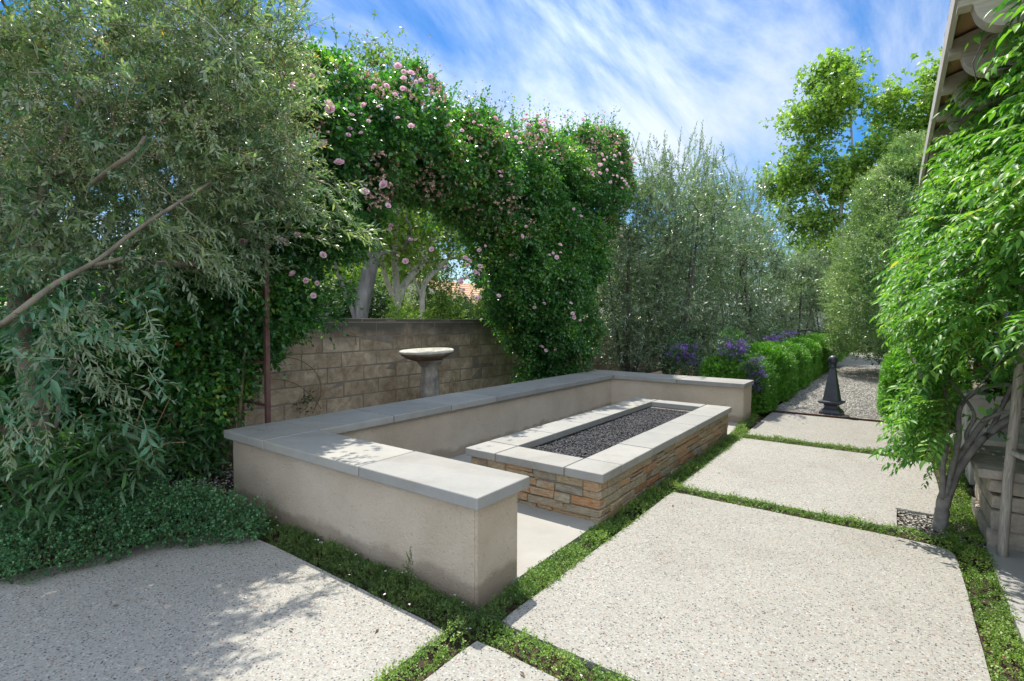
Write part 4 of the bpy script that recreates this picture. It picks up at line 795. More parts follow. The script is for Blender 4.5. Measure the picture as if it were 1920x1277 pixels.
# ---- olive hedge trees on the right of the arch
def hedge_olive(seed, h=5.0, w=1.15):
    global rng
    rng = np.random.default_rng(seed); random.seed(seed)
    root = empty('hedge_olive', (0, 0, 0)); T = []
    for i in range(64):
        z = random.uniform(.9, h-.5); rr = w*(.55+.6*math.sin(math.pi*min(1, (z/h)**.8)))*math.sqrt(random.random()); th = random.random()*6.28; T.append((rr*math.cos(th), rr*math.sin(th), z))
    rts = []
    for k in range(4):
        th = k*1.57+random.random(); s = random.uniform(.25, .55); rts.append(smooth_path([(0, 0, -.05), (s*.3*math.cos(th), s*.3*math.sin(th), .5), (s*.8*math.cos(th), s*.8*math.sin(th), 1.4), (s*1.3*math.cos(th), s*1.3*math.sin(th), 2.6), (s*1.5*math.cos(th), s*1.5*math.sin(th), h*.72)], 3))
    a = Acc(); grow(a, rts, T, .0055, 2.25, 6, 0, .45, .04, .055); a.build('trunk', [M['barkd']], root)
    a = Acc(); T = np.array(T); C = np.repeat(T, 32, 0); O = C+rng.normal(0, .20, C.shape); D = rng.normal(0, .65, C.shape); D[:, 2] += .55; D[:, :2] += nrm(C)[:, :2]*.7
    # long upright wands at the top
    tn = 70; th = rng.random(tn)*6.28; rr = w*.9*np.sqrt(rng.random(tn)); Ot = np.stack([rr*np.cos(th), rr*np.sin(th), rng.uniform(h*.74, h*.93, tn)], 1); Dt = rng.normal(0, .28, (tn, 3)); Dt[:, 2] = 1
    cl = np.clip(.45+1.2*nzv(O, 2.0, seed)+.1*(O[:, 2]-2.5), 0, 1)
    gt = nzv(O, 2.6, seed+4) > -.12; O = O[gt]; D = D[gt]; cl = cl[gt]
    low = O[:, 2] < 2.0; D[low, 2] -= .7
    sprays(a, O, D, rng.uniform(.25, .5, len(O)), 17, .088, .022, 'kite', 36, .12, 0, cl=cl, stem=1, stemr=.003, up=.3)
    sprays(a, Ot, Dt, rng.uniform(.45, 1.0, tn), 36, .078, .018, 'kite', 30, .03, 0, cl=rng.random(tn)*.4+.6, stem=1, stemr=.005, up=.3)
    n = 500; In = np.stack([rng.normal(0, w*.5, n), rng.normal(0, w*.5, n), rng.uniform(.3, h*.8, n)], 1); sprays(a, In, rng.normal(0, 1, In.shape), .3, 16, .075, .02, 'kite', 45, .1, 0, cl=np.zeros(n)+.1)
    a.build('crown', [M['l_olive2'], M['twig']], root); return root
protos = [hedge_olive(31), hedge_olive(47, 5.2, 1.1), hedge_olive(58, 4.8, 1.2)]
ospots = [((-4.55, 10.4), 0, .90, 'hedge olive nearest the climbing rose, just behind the corner of the seat wall'), ((-3.9, 11.1), 1, .98, 'tallest wispy hedge olive, second after the rose, above the dark purple flowers'),
 ((-3.95, 13.4), 2, 1.06, 'third hedge olive from the rose, rising above the first boxwood mounds'), ((-3.9, 16.0), 1, 1.08, 'fourth hedge olive from the rose, behind the middle of the box hedge'), ((-3.8, 18.8), 0, 1.0, 'fifth hedge olive from the rose, with a lower rounded top'),
 ((-2.9, 22.2), 2, .86, 'sixth hedge olive from the rose, near the far part of the path'), ((-2.4, 26.2), 1, .84, 'last hedge olive before the stucco wall at the path end')]
used = set()
for i, ((x, y), k, s, lb) in enumerate(ospots):
    o = protos[k] if k not in used else copy_tree(protos[k]); used.add(k); o.location = (x, y, 0); o.rotation_euler = (0, 0, i*1.9); o.scale = (1, 1, s)
    tag(o, lb, 'olive tree', 'olive trees planted as a hedge')
rng = np.random.default_rng(77); random.seed(77)
# ---- boxwood mounds
def boxw(seed, r, n=13000, name='boxwood_shrub'):
    root = empty(name); a = Acc(); rg = np.random.default_rng(seed)
    u = nrm(rg.normal(0, 1, (n, 3))); u[:, 2] = np.abs(u[:, 2])*1.0; q = (np.abs(u)**4.2).sum(1)**(-1/4.2); S = u*q[:, None]; S[:, 2] = S[:, 2]*1.0
    nn = nzv(S*2, 1.6, seed)*.08+nzv(S*2, 5, seed)*.12; low = rg.random(n) < .3; S[low, 2] *= rg.random(low.sum())
    S = S*(1+nn[:, None])*(1-.16*rg.random((n, 1))**1.5); O = S*np.array(r); O[:, 2] = np.maximum(O[:, 2], .03); D = nrm(S)+rg.normal(0, .35, (n, 3)); D[:, 2] += .45
    sprays(a, O, D, .07, 7, .033, .021, 'fold', 50, 0, 0, cl=np.clip(.5+nn*5, 0, 1), up=.5)
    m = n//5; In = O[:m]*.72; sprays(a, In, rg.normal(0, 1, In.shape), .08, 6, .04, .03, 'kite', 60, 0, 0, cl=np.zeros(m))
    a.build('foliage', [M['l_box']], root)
    b = Acc(); 
    for k in range(5): tube(b, [(0, 0, -.03), (r[0]*.3*math.cos(k*1.3), r[1]*.3*math.sin(k*1.3), r[2]*.4), (r[0]*.55*math.cos(k*1.3), r[1]*.55*math.sin(k*1.3), r[2]*.75)], [.02, .014, .006], 5)
    b.build('stem', [M['barkd']], root); return root
bA = boxw(3, (.50, .62, .80)); bB = boxw(8, (.46, 1.12, .92), 24000)
def place(o, loc, rz, s, lb, cat, gr): o.location = loc; o.rotation_euler = (0, 0, rz); o.scale = s; tag(o, lb, cat, gr); return o
gL = 'boxwood mounds left of the gravel path'; gR = 'boxwood mounds right of the gravel path'
place(bA, (-2.08, 9.25, 0), 0, (1, 1, 1), 'lowest and nearest boxwood mound touching the end of the seat wall', 'boxwood', gL)
place(bB, (-2.03, 11.1, 0), 0, (1, 1, 1), 'long bright boxwood mound second along the left side of the path', 'boxwood', gL)
for i, (y, s, lb) in enumerate(((13.3, .95, 'third boxwood mound along the left side of the path'), (15.5, .98, 'fourth boxwood mound along the left side of the path'), (17.8, 1.0, 'fifth boxwood mound along the left side of the path'), (20.2, 1.02, 'sixth boxwood mound along the left side of the path'), (23.0, 1.05, 'seventh boxwood mound, small in the distance left of the path'), (26.2, 1.05, 'farthest boxwood mound on the left side of the path'))):
    place(copy_tree(bB), (-2.02, y, 0), math.pi*(i % 2), (1, 1.1, s), lb, 'boxwood', gL)
for i, (x, y, s, lb) in enumerate(((.40, 10.3, 1.0, 'nearest boxwood mound on the right side of the gravel path'), (.46, 12.4, 1.0, 'second boxwood mound on the right side of the gravel path'), (.46, 14.6, 1.0, 'third boxwood mound on the right, mostly behind the wisteria'), (.45, 17, 1.0, 'farthest boxwood mound on the right side of the path'))):
    place(copy_tree(bB), (x, y, 0), math.pi*(i % 2)+.04, (1.05, 1.0, s), lb, 'boxwood', gR)
place(copy_tree(bA), (-1.2, 30.2, 0), 1.57, (1, 1.3, 1.0), 'dark low boxwood mound across the far end of the path, left of centre', 'boxwood', 'boxwood across the path end')
place(copy_tree(bA), (.1, 30.0, 0), 1.57, (1, 1.3, 1.05), 'dark low boxwood mound across the far end of the path, under the tall shrub', 'boxwood', 'boxwood across the path end')
# ---- purple flowers
def flowers(c, r, n, label, mat='p_purple', droop=0, h=.5):
    root = empty('purple_flower_plant', (c[0], c[1], 0), label=label, cat='flowering plant', group='purple flowering plants'); a = Acc(); b = Acc()
    O = ell(n, c, r, .3); D = rng.normal(0, .4, O.shape); D[:, 2] += .7-droop; D[:, 0] += .3
    P = O+nrm(D)*.08
    for j in range(60):
        q = P+rng.normal(0, .022, P.shape)*np.array([1, 1, .7]); leaves(a, q, rng.normal(0, 1, P.shape), rng.normal(0, 1, P.shape)+[0, 0, 1], .013, .011, 'kite', 0)
    inv(a.build('blooms', [M[mat]]), root)
    Og = ell(n*3, (c[0], c[1], c[2]*.8), (r[0], r[1], c[2]*.6), 0); Og[:, 2] = np.maximum(Og[:, 2], .02); sprays(b, Og, rng.normal(0, .5, Og.shape)+[0, 0, .6], .14, 7, .06, .024, 'kite', 50, .2, 0, stem=1)
    inv(b.build('foliage', [M['l_sage'], M['cane']]), root)
flowers((-2.95, 9.05, .84), (.34, .22, .22), 100, 'dark purple flower cluster behind the far corner of the seat wall')
flowers((-2.55, 9.35, .62), (.25, .2, .12), 22, 'low purple flowers peeping over the far cap of the seat wall')
flowers((-2.12, 8.95, .95), (.26, .22, .17), 80, 'bright purple flowers tumbling over the first boxwood mound', 'p_purple')
flowers((-1.74, 8.72, .68), (.12, .12, .28), 60, 'purple trailing flower spray hanging down the boxwood by the path', 'p_purple', 1.2)
flowers((-2.35, 9.9, 1.0), (.25, .3, .1), 24, 'pale lilac flowers between the olives and boxwood', 'p_lilac')
flowers((-2.30, 13.6, 1.02), (.3, .4, .12), 45, 'dark purple flower heads above the middle of the boxwood row')
flowers((-2.4, 16.5, 1.06), (.25, .5, .1), 30, 'farthest dark purple flowers above the boxwood row')
# ---- wisteria
wi = empty('wisteria', (.32, 4.76, 0), label='twisted wisteria vine with bright green leaflets on the right', cat='wisteria')
a = Acc(); random.seed(3)
def vine(pts, r0, r1, wob=.06):
    s = smooth_path(pts, 5); tube(a, s, [r0+(r1-r0)*i/(len(s)-1) for i in range(len(s))], 8, 0, wob)
vine([(.31, 4.76, -.05), (.315, 4.76, .06), (.33, 4.76, .2), (.37, 4.78, .34)], .046, .038)
vine([(.335, 4.76, .22), (.42, 4.78, .46), (.56, 4.80, .70), (.74, 4.84, .86), (1.0, 4.9, 1.0)], .028, .018)
vine([(.33, 4.77, .24), (.40, 4.80, .48), (.52, 4.84, .74), (.66, 4.9, .95), (.8, 5.0, 1.3), (.85, 5.1, 2.0)], .024, .013)
vine([(.33, 4.74, .22), (.36, 4.72, .42), (.39, 4.74, .64), (.40, 4.8, .86), (.52, 4.86, .99), (.68, 4.9, 1.03)], .020, .014)
vine([(.34, 4.78, .26), (.45, 4.86, .50), (.60, 4.92, .70), (.80, 4.98, .80)], .026, .018)
vine([(.32, 4.74, .2), (.31, 4.70, .42), (.32, 4.72, .66), (.22, 4.74, .95), (.1, 4.9, 1.25)], .020, .008)
vine([(.33, 4.76, .3), (.30, 4.84, .5), (.34, 4.9, .8), (.28, 5.0, 1.2), (.2, 5.2, 1.7)], .018, .008)
vine([(.46, 4.8, .56), (.44, 4.84, .66), (.48, 4.86, .80), (.40, 4.9, .95), (.3, 4.95, 1.1)], .015, .007)
vine([(.52, 4.84, .76), (.62, 4.7, .86), (.75, 4.6, .88)], .014, .009)
grow(a, [smooth_path([(.56, 4.80, .70), (.85, 5.1, 1.6), (.9, 5.6, 2.4)], 4), smooth_path([(.40, 4.8, .86), (.6, 4.2, 1.4), (.75, 3.8, 2.2)], 4)], [(random.uniform(.15, .8), random.uniform(3.4, 7.8), random.uniform(1.4, 2.9)) for _ in range(34)], .0022, 2.3, 6, 0, .3, .06, .014)
a.build('trunk', [M['barkwis']]); inv(bpy.data.objects[-1] if False else [o for o in bpy.data.objects if o.name.startswith('trunk') and o.parent is None][0], wi)
def XL(z, y): 
    b = np.interp(z, [.3, .44, .8, 1.20, 1.52, 2.08, 2.6, 3.0, 3.4], [.42, .34, .40, .42, .06, .14, .34, .42, .52])
    return b+np.clip(4.6-y, 0, 3)*.20+np.where((z > 1.0) & (z < 2.1), 0, .0)
def wfol():
    n = 8600; Y = 3.0+6.0*rng.random(n)**.95; Z = rng.uniform(1.0, 3.3, n); X0 = XL(Z, Y); X = X0+.06+rng.random(n)**1.5*.7
    k = (Z > 1.42-.12*(X < .28)) & (np.hypot(X, Y) > 3.05); X, Y, Z = X[k], Y[k], Z[k]; P = np.stack([X, Y, Z], 1)
    # lower curtain by the trunk
    m = 150; c = np.stack([rng.uniform(.26, .42, m), rng.uniform(4.6, 5.3, m), rng.uniform(.72, 1.3, m)], 1); P = np.concatenate([P, c])
    m = 560; c = np.stack([rng.uniform(.50, 1.0, m), rng.uniform(2.7, 3.7, m), rng.uniform(1.7, 3.3, m)], 1); P = np.concatenate([P, c])
    m = 60; c = np.stack([rng.uniform(.5, 1.2, m), rng.uniform(7.6, 9.4, m), rng.uniform(.8, 1.3, m)], 1); P = np.concatenate([P, c])
    m = 110; c = np.stack([rng.uniform(.16, .34, m), rng.uniform(4.45, 4.95, m), rng.uniform(.50, .95, m)], 1); P = np.concatenate([P, c])
    nn = nzv(P, 2.6, 3); k = nn > -.22; P = P[k]; nn = nn[k]
    D = rng.normal(0, .45, P.shape); D[:, 0] -= .75; D[:, 1] -= .35; D[:, 2] -= .05
    # keep the sprays clear of the rafter tails
    a = Acc(); sprays(a, P, D, rng.uniform(.16, .30, len(P)), 15, .051, .0185, 'rib', 54, .32, 0, stem=1, stemr=.0016, up=.9, cl=np.clip(.5+nn*1.0, 0, 1), spiral=False, ldroop=.18, jit=.12, taper=False)
    # inner layer, larger leaves against the house
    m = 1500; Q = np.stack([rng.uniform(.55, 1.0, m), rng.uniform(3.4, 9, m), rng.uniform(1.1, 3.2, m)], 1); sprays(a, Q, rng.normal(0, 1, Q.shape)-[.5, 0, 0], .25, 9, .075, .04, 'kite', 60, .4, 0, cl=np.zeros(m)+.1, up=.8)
    # bare seed stalks / tendrils
    return a
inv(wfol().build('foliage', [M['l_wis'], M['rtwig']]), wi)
def wflower(p, ln=.14, r=.035):
    a = Acc(); n = 70; s = rng.random(n); th = rng.random(n)*6.28; rr = r*(1-.7*s)*(.4+.6*rng.random(n)); P = np.stack([rr*np.cos(th), rr*np.sin(th), -s*ln], 1)
    leaves(a, P, P*[1, 1, .3]+rng.normal(0, .01, P.shape), rng.normal(0, 1, P.shape), .018, .014, 'petal', 0); o = a.build('flower_cluster', [M['p_lilac']]); inv(o, wi); o.location = p
for p in ((.47, 3.95, 2.34), (.49, 3.75, 2.20), (.50, 3.9, 1.42), (.04, 4.5, 1.72), (.52, 3.85, 1.52)): wflower(p)
# ---- tall variegated shrub (pittosporum) right of the path
def pitto():
    root = empty('pittosporum_shrub', (.35, 17.8, 0), label='tall silvery variegated shrub behind the right boxwood, before the roof', cat='shrub'); a = Acc(); n = 19000
    th = rng.random(n)*6.28; z = rng.uniform(.5, 6.3, n); R = np.interp(z, [0, .5, 2, 3.5, 5, 6.0, 6.4], [1.3, 1.7, 1.85, 1.65, 1.15, .6, .2]); q = R*(.62+.42*rng.random(n)**.6)
    O = np.stack([q*np.cos(th), q*np.sin(th)*1.4, z], 1); O *= (1+.16*nzv(O, 1.1, 4)[:, None]); nn = nzv(O, 1.8, 8); k = nn > -.45; O = O[k]; nn = nn[k]
    D = rng.normal(0, .5, O.shape)+nrm(O*[1, 1, 0])*.6+[0, 0, .6]; sprays(a, O, D, rng.uniform(.16, .34, len(O)), 12, .052, .027, 'kite', 48, .1, 0, cl=np.clip(.5+nn, 0, 1), up=.5)
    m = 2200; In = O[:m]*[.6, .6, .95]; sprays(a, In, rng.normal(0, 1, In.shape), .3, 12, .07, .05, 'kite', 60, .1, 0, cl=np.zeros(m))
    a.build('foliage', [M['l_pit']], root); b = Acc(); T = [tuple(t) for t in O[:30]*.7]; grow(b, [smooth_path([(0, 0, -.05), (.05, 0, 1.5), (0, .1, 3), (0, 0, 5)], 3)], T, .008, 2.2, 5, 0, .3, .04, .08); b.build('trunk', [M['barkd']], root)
pitto()
# ---- big trees beyond
def bigtree(name, loc, label, cat, trunk_pts, clumps, lmat, bmat, leafs=(.17, .13), per=34, clr=.6, rmax=.22, group=None, seed=1, m=7, r0=.012, ln=.45):
    global rng
    rng = np.random.default_rng(seed); random.seed(seed); root = empty(name, loc, label=label, cat=cat, group=group); b = Acc()
    grow(b, trunk_pts, [tuple(c) for c in clumps], r0, 2.3, 8, 0, .3, .05, rmax); b.build('trunk', [M[bmat]], root, True)
    a = Acc(); C = np.repeat(np.array(clumps), per, 0); O = C+rng.normal(0, clr*.55, C.shape)*np.array([1, 1, .7]); D = rng.normal(0, .7, C.shape)+[0, 0, .15]
    cl = np.clip(.5+.8*nzv(O, .8, seed), 0, 1); sprays(a, O, D, rng.uniform(.6, 1.3, len(O))*ln, m, leafs[0], leafs[1], 'fold', 60, .25, 0, cl=cl, up=.8, stem=1, stemr=.006); a.build('crown', [M[lmat], M['barkd']], root); return root
# sycamore behind the olives, right of centre. local coords
cl = []
rs = np.random.default_rng(4)
for c, r, k in (((-.75, 0, 10.8), (1.3, 1.2, 2.1), 22), ((1.5, 0, 8.6), (1.4, 1.2, 2.2), 22), ((-1.7, 0, 7.4), (1.0, 1.0, 1.4), 11), ((3.3, -.5, 8.9), (1.0, 1.1, 2.2), 17), ((.3, 0, 7.7), (1.8, 1.4, .8), 12), ((-1.2, 0, 5.6), (.9, .8, .8), 8), ((1.8, 0, 6.0), (1.2, 1., .9), 14)):
    u = nrm(rs.normal(0, 1, (k, 3)))*rs.random((k, 1))**.4; cl += list(map(tuple, np.array(c)+u*np.array(r)))
bigtree('sycamore_tree', (-1.9, 26, 0), 'tall sycamore with open bright green crown above the olive hedge', 'tree', [smooth_path([(0, 0, 0), (-.1, 0, 2.5), (.1, 0, 5.0), (0, 0, 6.2), (.35, 0, 8), (.2, 0, 10.5)], 3), smooth_path([(0, 0, 5.6), (-.8, 0, 6.8), (-1.5, 0, 8.2)], 3)], cl, 'l_syc', 'barkw', (.155, .135), 46, .70, .12, seed=4, m=8)
cl = []
for c, r, k in (((0, 0, 9.8), (1.6, 1.6, 2.8), 22), ((1.5, 0, 8), (1.5, 1.5, 2), 12)):
    u = nrm(rs.normal(0, 1, (k, 3)))*rs.random((k, 1))**.4; cl += list(map(tuple, np.array(c)+u*np.array(r)))
bigtree('sycamore_tree', (1.6, 29, 0), 'second sycamore behind the tall silvery shrub by the roof edge', 'tree', [smooth_path([(0, 0, 0), (.1, 0, 3), (0, 0, 6), (.1, 0, 9)], 3)], cl, 'l_syc', 'barkw', (.17, .15), 40, .62, .2, seed=6)
# trees in the neighbour's garden seen through the arch
def ballclumps(c, r, k, sd): 
    q = np.random.default_rng(sd); u = nrm(q.normal(0, 1, (k, 3)))*q.random((k, 1))**.4; return list(map(tuple, np.array(c)+u*np.array(r)))
bigtree('shade_tree', (-12.2, 9.3, .1), 'dark forked tree trunk seen through the arch, left of the pale ones', 'tree', [smooth_path([(0, 0, 0), (.0, 0, 1.2), (.12, .25, 2.6), (.2, .5, 4.0), (.3, .6, 5.5)], 3), smooth_path([(0, 0, .9), (0, -.25, 1.7), (0, -.6, 2.4), (0, -1.0, 3.6)], 3)], ballclumps((0, 0, 4.6), (2.2, 2.6, 1.7), 46, 3), 'l_bg', 'barkbig', (.14, .11), 20, .8, .21, seed=9, group=None)
bigtree('pale_bark_tree', (-13.2, 11.55, .1), 'pale smooth-barked tree seen through the arch, nearest to the dark trunk', 'tree', [smooth_path([(0, 0, 0), (.05, .05, 1.2), (0, 0, 2.4), (0, -.05, 3.5), (.1, 0, 5)], 3), smooth_path([(0, 0, 1.9), (0, -.4, 2.6), (0, -.7, 3.6)], 3), smooth_path([(0, 0, 1.9), (0, .5, 2.7), (0, 1.2, 3.3)], 3)], ballclumps((0, .3, 4.9), (2.2, 2.6, 1.9), 60, 8)+ballclumps((0, -.55, 9.2), (.7, .55, .8), 9, 9)+ballclumps((0, 1.9, 7.6), (.6, .6, .8), 6, 9), 'l_bg', 'barkw', (.12, .09), 22, .8, .13, seed=12, group='pale trees beyond the wall')
bigtree('pale_bark_tree', (-13.6, 13.2, .1), 'second pale smooth-barked tree seen through the arch, leaning right', 'tree', [smooth_path([(0, 0, 0), (0, -.1, 1.5), (0, .0, 2.6), (0, .8, 3.3), (0, 2.0, 4.2)], 3), smooth_path([(0, -.05, 2.0), (0, -.5, 2.8), (0, -.8, 3.6)], 3)], ballclumps((0, 1.2, 4.9), (2.2, 2.4, 1.6), 50, 18), 'l_bg', 'barkw', (.12, .09), 22, .8, .10, seed=15, group='pale trees beyond the wall')
def shrub(name, loc, r, n, label, mat, leaf=(.06, .035), k='kite', m=9):
    root = empty(name, loc, label=label, cat='shrub'); a = Acc(); O = ell(n, (0, 0, r[2]*.9), r, .35); O[:, 2] = np.abs(O[:, 2]); O *= (1+.25*nzv(O, 1.0, loc[1])[:, None]); D = nrm(O-np.array([0, 0, r[2]*.5]))+rng.normal(0, .5, O.shape)
    sprays(a, O, D, .3, m, leaf[0], leaf[1], k, 55, .2, 0, cl=np.clip(.5+nzv(O, 1.5, 3), 0, 1)); a.build('foliage', [M[mat]], root)
    b = Acc()
    for q in range(4): tube(b, [(0, 0, -.1), (r[0]*.3*math.cos(q*1.6), r[1]*.3*math.sin(q*1.6), r[2]*.7), (r[0]*.5*math.cos(q*1.6), r[1]*.5*math.sin(q*1.6), r[2]*1.3)], [.04, .025, .01], 5)
    b.build('stem', [M['barkd']], root); return root
shrub('neighbour_shrub', (-16, 17.2, 0), (1.6, 1.7, 1.35), 2600, 'dark rounded shrub beyond the wall, left of the tiled house', 'l_bgd', (.11, .07))
shrub('neighbour_shrub', (-17, 13.0, 0), (1.6, 2.2, 1.6), 2600, 'dark green shrub between the dark and pale trunks', 'l_bgd', (.12, .08))
shrub('neighbour_shrub', (-9.5, 8.45, 0), (.6, .45, .95), 500, 'small yellow-green bush just beyond the wall, under the pale trunk', 'l_bg', (.09, .05))
shrub('neighbour_shrub', (-11.5, 11.2, 0), (.6, .5, .80), 450, 'light green bush beyond the wall between the pale trunks', 'l_bg', (.09, .05))
shrub('neighbour_shrub', (-12.5, 15.2, 0), (1.2, 1.6, .78), 1100, 'low blue-green hedge bush beyond the wall before the house', 'l_herb', (.10, .03))
shrub('neighbour_shrub', (-24, 17.5, 0), (3, 3, 2.6), 2600, 'pale green distant bush at the left of the arch view', 'l_bg', (.2, .13))
shrub('neighbour_shrub', (-10.2, 12.9, 0), (.7, .6, 1.45), 1100, 'bright green bush with loose twigs just left of the right rose column', 'l_bg', (.09, .05))
bigtree('distant_tree', (-34, 27, 0), 'pale green distant tree behind the neighbour garden, left in the arch', 'tree', [smooth_path([(0, 0, 0), (0, 0, 4), (0, 0, 8)], 3)], ballclumps((0, 0, 6.5), (6, 6.5, 4.5), 70, 2), 'l_bg', 'barkd', (.4, .3), 34, 1.4, .4, seed=22, ln=.9)
bigtree('distant_tree', (-24, 38, 0), 'distant round tree behind the tiled house', 'tree', [smooth_path([(0, 0, 0), (0, 0, 4), (0, 0, 7)], 3)], ballclumps((0, 0, 6.5), (7, 7, 4.0), 70, 5), 'l_bg', 'barkd', (.4, .3), 34, 1.4, .4, seed=23, ln=.9)
bigtree('distant_tree', (-16, 2.0, 0), 'broad dark tree beyond the wall behind the near olive', 'tree', [smooth_path([(0, 0, 0), (0, 0, 3), (0, 0, 5)], 3)], ballclumps((0, 0, 4.2), (3, 4, 3.2), 60, 6), 'l_bgd', 'barkd', (.2, .14), 40, 1., .3, seed=24, ln=.6)
bigtree('distant_tree', (-12, 30, 0), 'distant tree behind the hedge olives', 'tree', [smooth_path([(0, 0, 0), (0, 0, 3), (0, 0, 5)], 3)], ballclumps((0, 0, 4.0), (5, 5, 2.6), 60, 7), 'l_bgd', 'barkd', (.3, .2), 40, 1., .3, seed=26, ln=.6)
rng = np.random.default_rng(99); random.seed(99)
bigtree('distant_tree', (-3.6, 36, 0), 'mid-green tree behind the stucco wall at the end of the path', 'tree', [smooth_path([(0, 0, 0), (0, 0, 2), (0, 0, 4)], 3)], ballclumps((0, 0, 4.0), (3.2, 2, 2.6), 70, 17), 'l_bg', 'barkd', (.16, .11), 40, .8, .2, seed=28, ln=.6)
bigtree('distant_tree', (1.5, 35, 0), 'darker tree behind the stucco wall, right of the path end', 'tree', [smooth_path([(0, 0, 0), (0, 0, 2), (0, 0, 4)], 3)], ballclumps((0, 0, 3.6), (3, 2, 2.4), 60, 19), 'l_bg', 'barkd', (.16, .11), 40, .8, .2, seed=29, ln=.6)
shrub('neighbour_shrub', (-14.6, 14.6, 0), (1.3, 1.0, 2.0), 1300, 'tall bright bush between the pale trunks and the tiled house', 'l_bg', (.09, .06))
# ---- neighbour's house
def tileroof(bm, x0, y0, x1, y1, z0, z1, pitchx=True, cw=.24, rl=.36):
    """barrel tiles on a plane rising from (x0,z0) to (x1,z1), running along y"""
    ny_ = int(abs(y1-y0)/cw); nr_ = max(1, int(math.hypot(x1-x0, z1-z0)/rl)); S = 5
    dn = Vector((-(z1-z0), 0, (x1-x0))).normalized()
    if dn.z < 0: dn = -dn
    for i in range(ny_):
        for j in range(nr_):
            yc = y0+(i+.5)*(y1-y0)/ny_; a = Vector((x0+(x1-x0)*j/nr_, yc, z0+(z1-z0)*j/nr_)); b = Vector((x0+(x1-x0)*(j+1.12)/nr_, yc, z0+(z1-z0)*(j+1.12)/nr_))
            ra = []; rb = []
            for s in range(S+1):
                th = math.pi*s/S; o1 = Vector((0, math.cos(th)*cw*.46, 0)); ra.append(bm.verts.new(a+o1+dn*(math.sin(th)*cw*.34+.03))); rb.append(bm.verts.new(b+o1*.85+dn*(math.sin(th)*cw*.30+.0)))
            for s in range(S): bm.faces.new((ra[s], ra[s+1], rb[s+1], rb[s]))
            bm.faces.new(ra)
ho = empty('neighbour_house', (-22, 26, 0), label='neighbour house with pinkish clay tile roof seen through the arch', cat='house')
inv(box('wall', (-28, 24.6, 0), (-22.6, 38, 2.55), M['housewall']), ho)
bm = bmesh.new(); tileroof(bm, -21.9, 24.0, -25.5, 37, 2.5, 4.1, cw=.3, rl=.4); addbox(bm, (-25.5, 24.0, 2.45), (-21.95, 37, 2.5)); inv(bmobj('roof', bm, M['tileO']), ho)
bm = bmesh.new(); v = [bm.verts.new(p) for p in ((-21.95, 24.05, 2.5), (-25.5, 24.05, 4.1), (-29, 24.05, 2.5))]; bm.faces.new(v); inv(bmobj('gable', bm, M['housewall']), ho)
for y in (25.3, 27.6, 30):
    f = inv(box('window', (-22.6, y, .9), (-22.57, y+1.3, 2.15), M['dark']), ho); bm = bmesh.new()
    for A, B in (((-22.6, y-.06, .84), (-22.53, y, 2.21)), ((-22.6, y+1.3, .84), (-22.53, y+1.36, 2.21)), ((-22.6, y+.63, .9), (-22.54, y+.67, 2.15)), ((-22.6, y, .84), (-22.53, y+1.3, .9)), ((-22.6, y, 2.15), (-22.53, y+1.3, 2.21))): addbox(bm, A, B)
    fr = inv(bmobj('frame', bm, M['whitewall']), f); fr.matrix_parent_inverse = Matrix.Identity(4)
for y in (24.8, 27.1, 29.5): inv(box('porch_post', (-22.2, y, 0), (-22.05, y+.15, 2.45), M['housewall']), ho)
block_wall('neighbour_wall', -19.5, 5, 22, 1.95, 'pale block wall across the neighbour garden seen through the arch', 9, .2, 'greywall')
# ================================================================== HOUSE on the right: eave with shaped rafter tails
hs_ = empty('house', (1.2, 5, 0), label='stucco house eave with scalloped grey rafter tails behind the wisteria', cat='house')
inv(box('wall', (1.15, 1.5, -.05), (1.4, 12.6, 3.0), M['housewall']), hs_)
EZ = 2.995; sl = .28
def tail(y, w=.085):
    bm = bmesh.new(); z = EZ; pts = [(.215, z+.085), (.215, z), (.30, z)]
    cx, cz, r = .475, z+.02, .19
    x0 = .216+.008*(y-3.4); pts = [(x0, z+.095), (x0, z+.01), (x0+.055, z+.01)]
    for i in range(13):
        th = R_(180+100*i/12); pts.append((x0+.06+.145+.145*math.cos(th), z+.012+.145*math.sin(th)))
    pts += [(x0+.36, z-.10), (1.15, z-.06), (1.15, z+.38)]
    v1 = [bm.verts.new((px, y, pz)) for px, pz in pts]; v2 = [bm.verts.new((px, y+w, pz)) for px, pz in pts]
    bm.faces.new(v1); bm.faces.new(v2[::-1]); n = len(pts)
    for i in range(n): bm.faces.new((v1[i], v2[i], v2[(i+1) % n], v1[(i+1) % n]))
    es = [e for e in bm.edges if abs(e.verts[0].co.y-e.verts[1].co.y) < 1e-6]; bmesh.ops.bevel(bm, geom=es, offset=.004, segments=1, affect='EDGES')
    return inv(bmobj('rafter_tail', bm, M['tailwood']), hs_)
for i in range(0, 8): tail(3.42+.585*i)
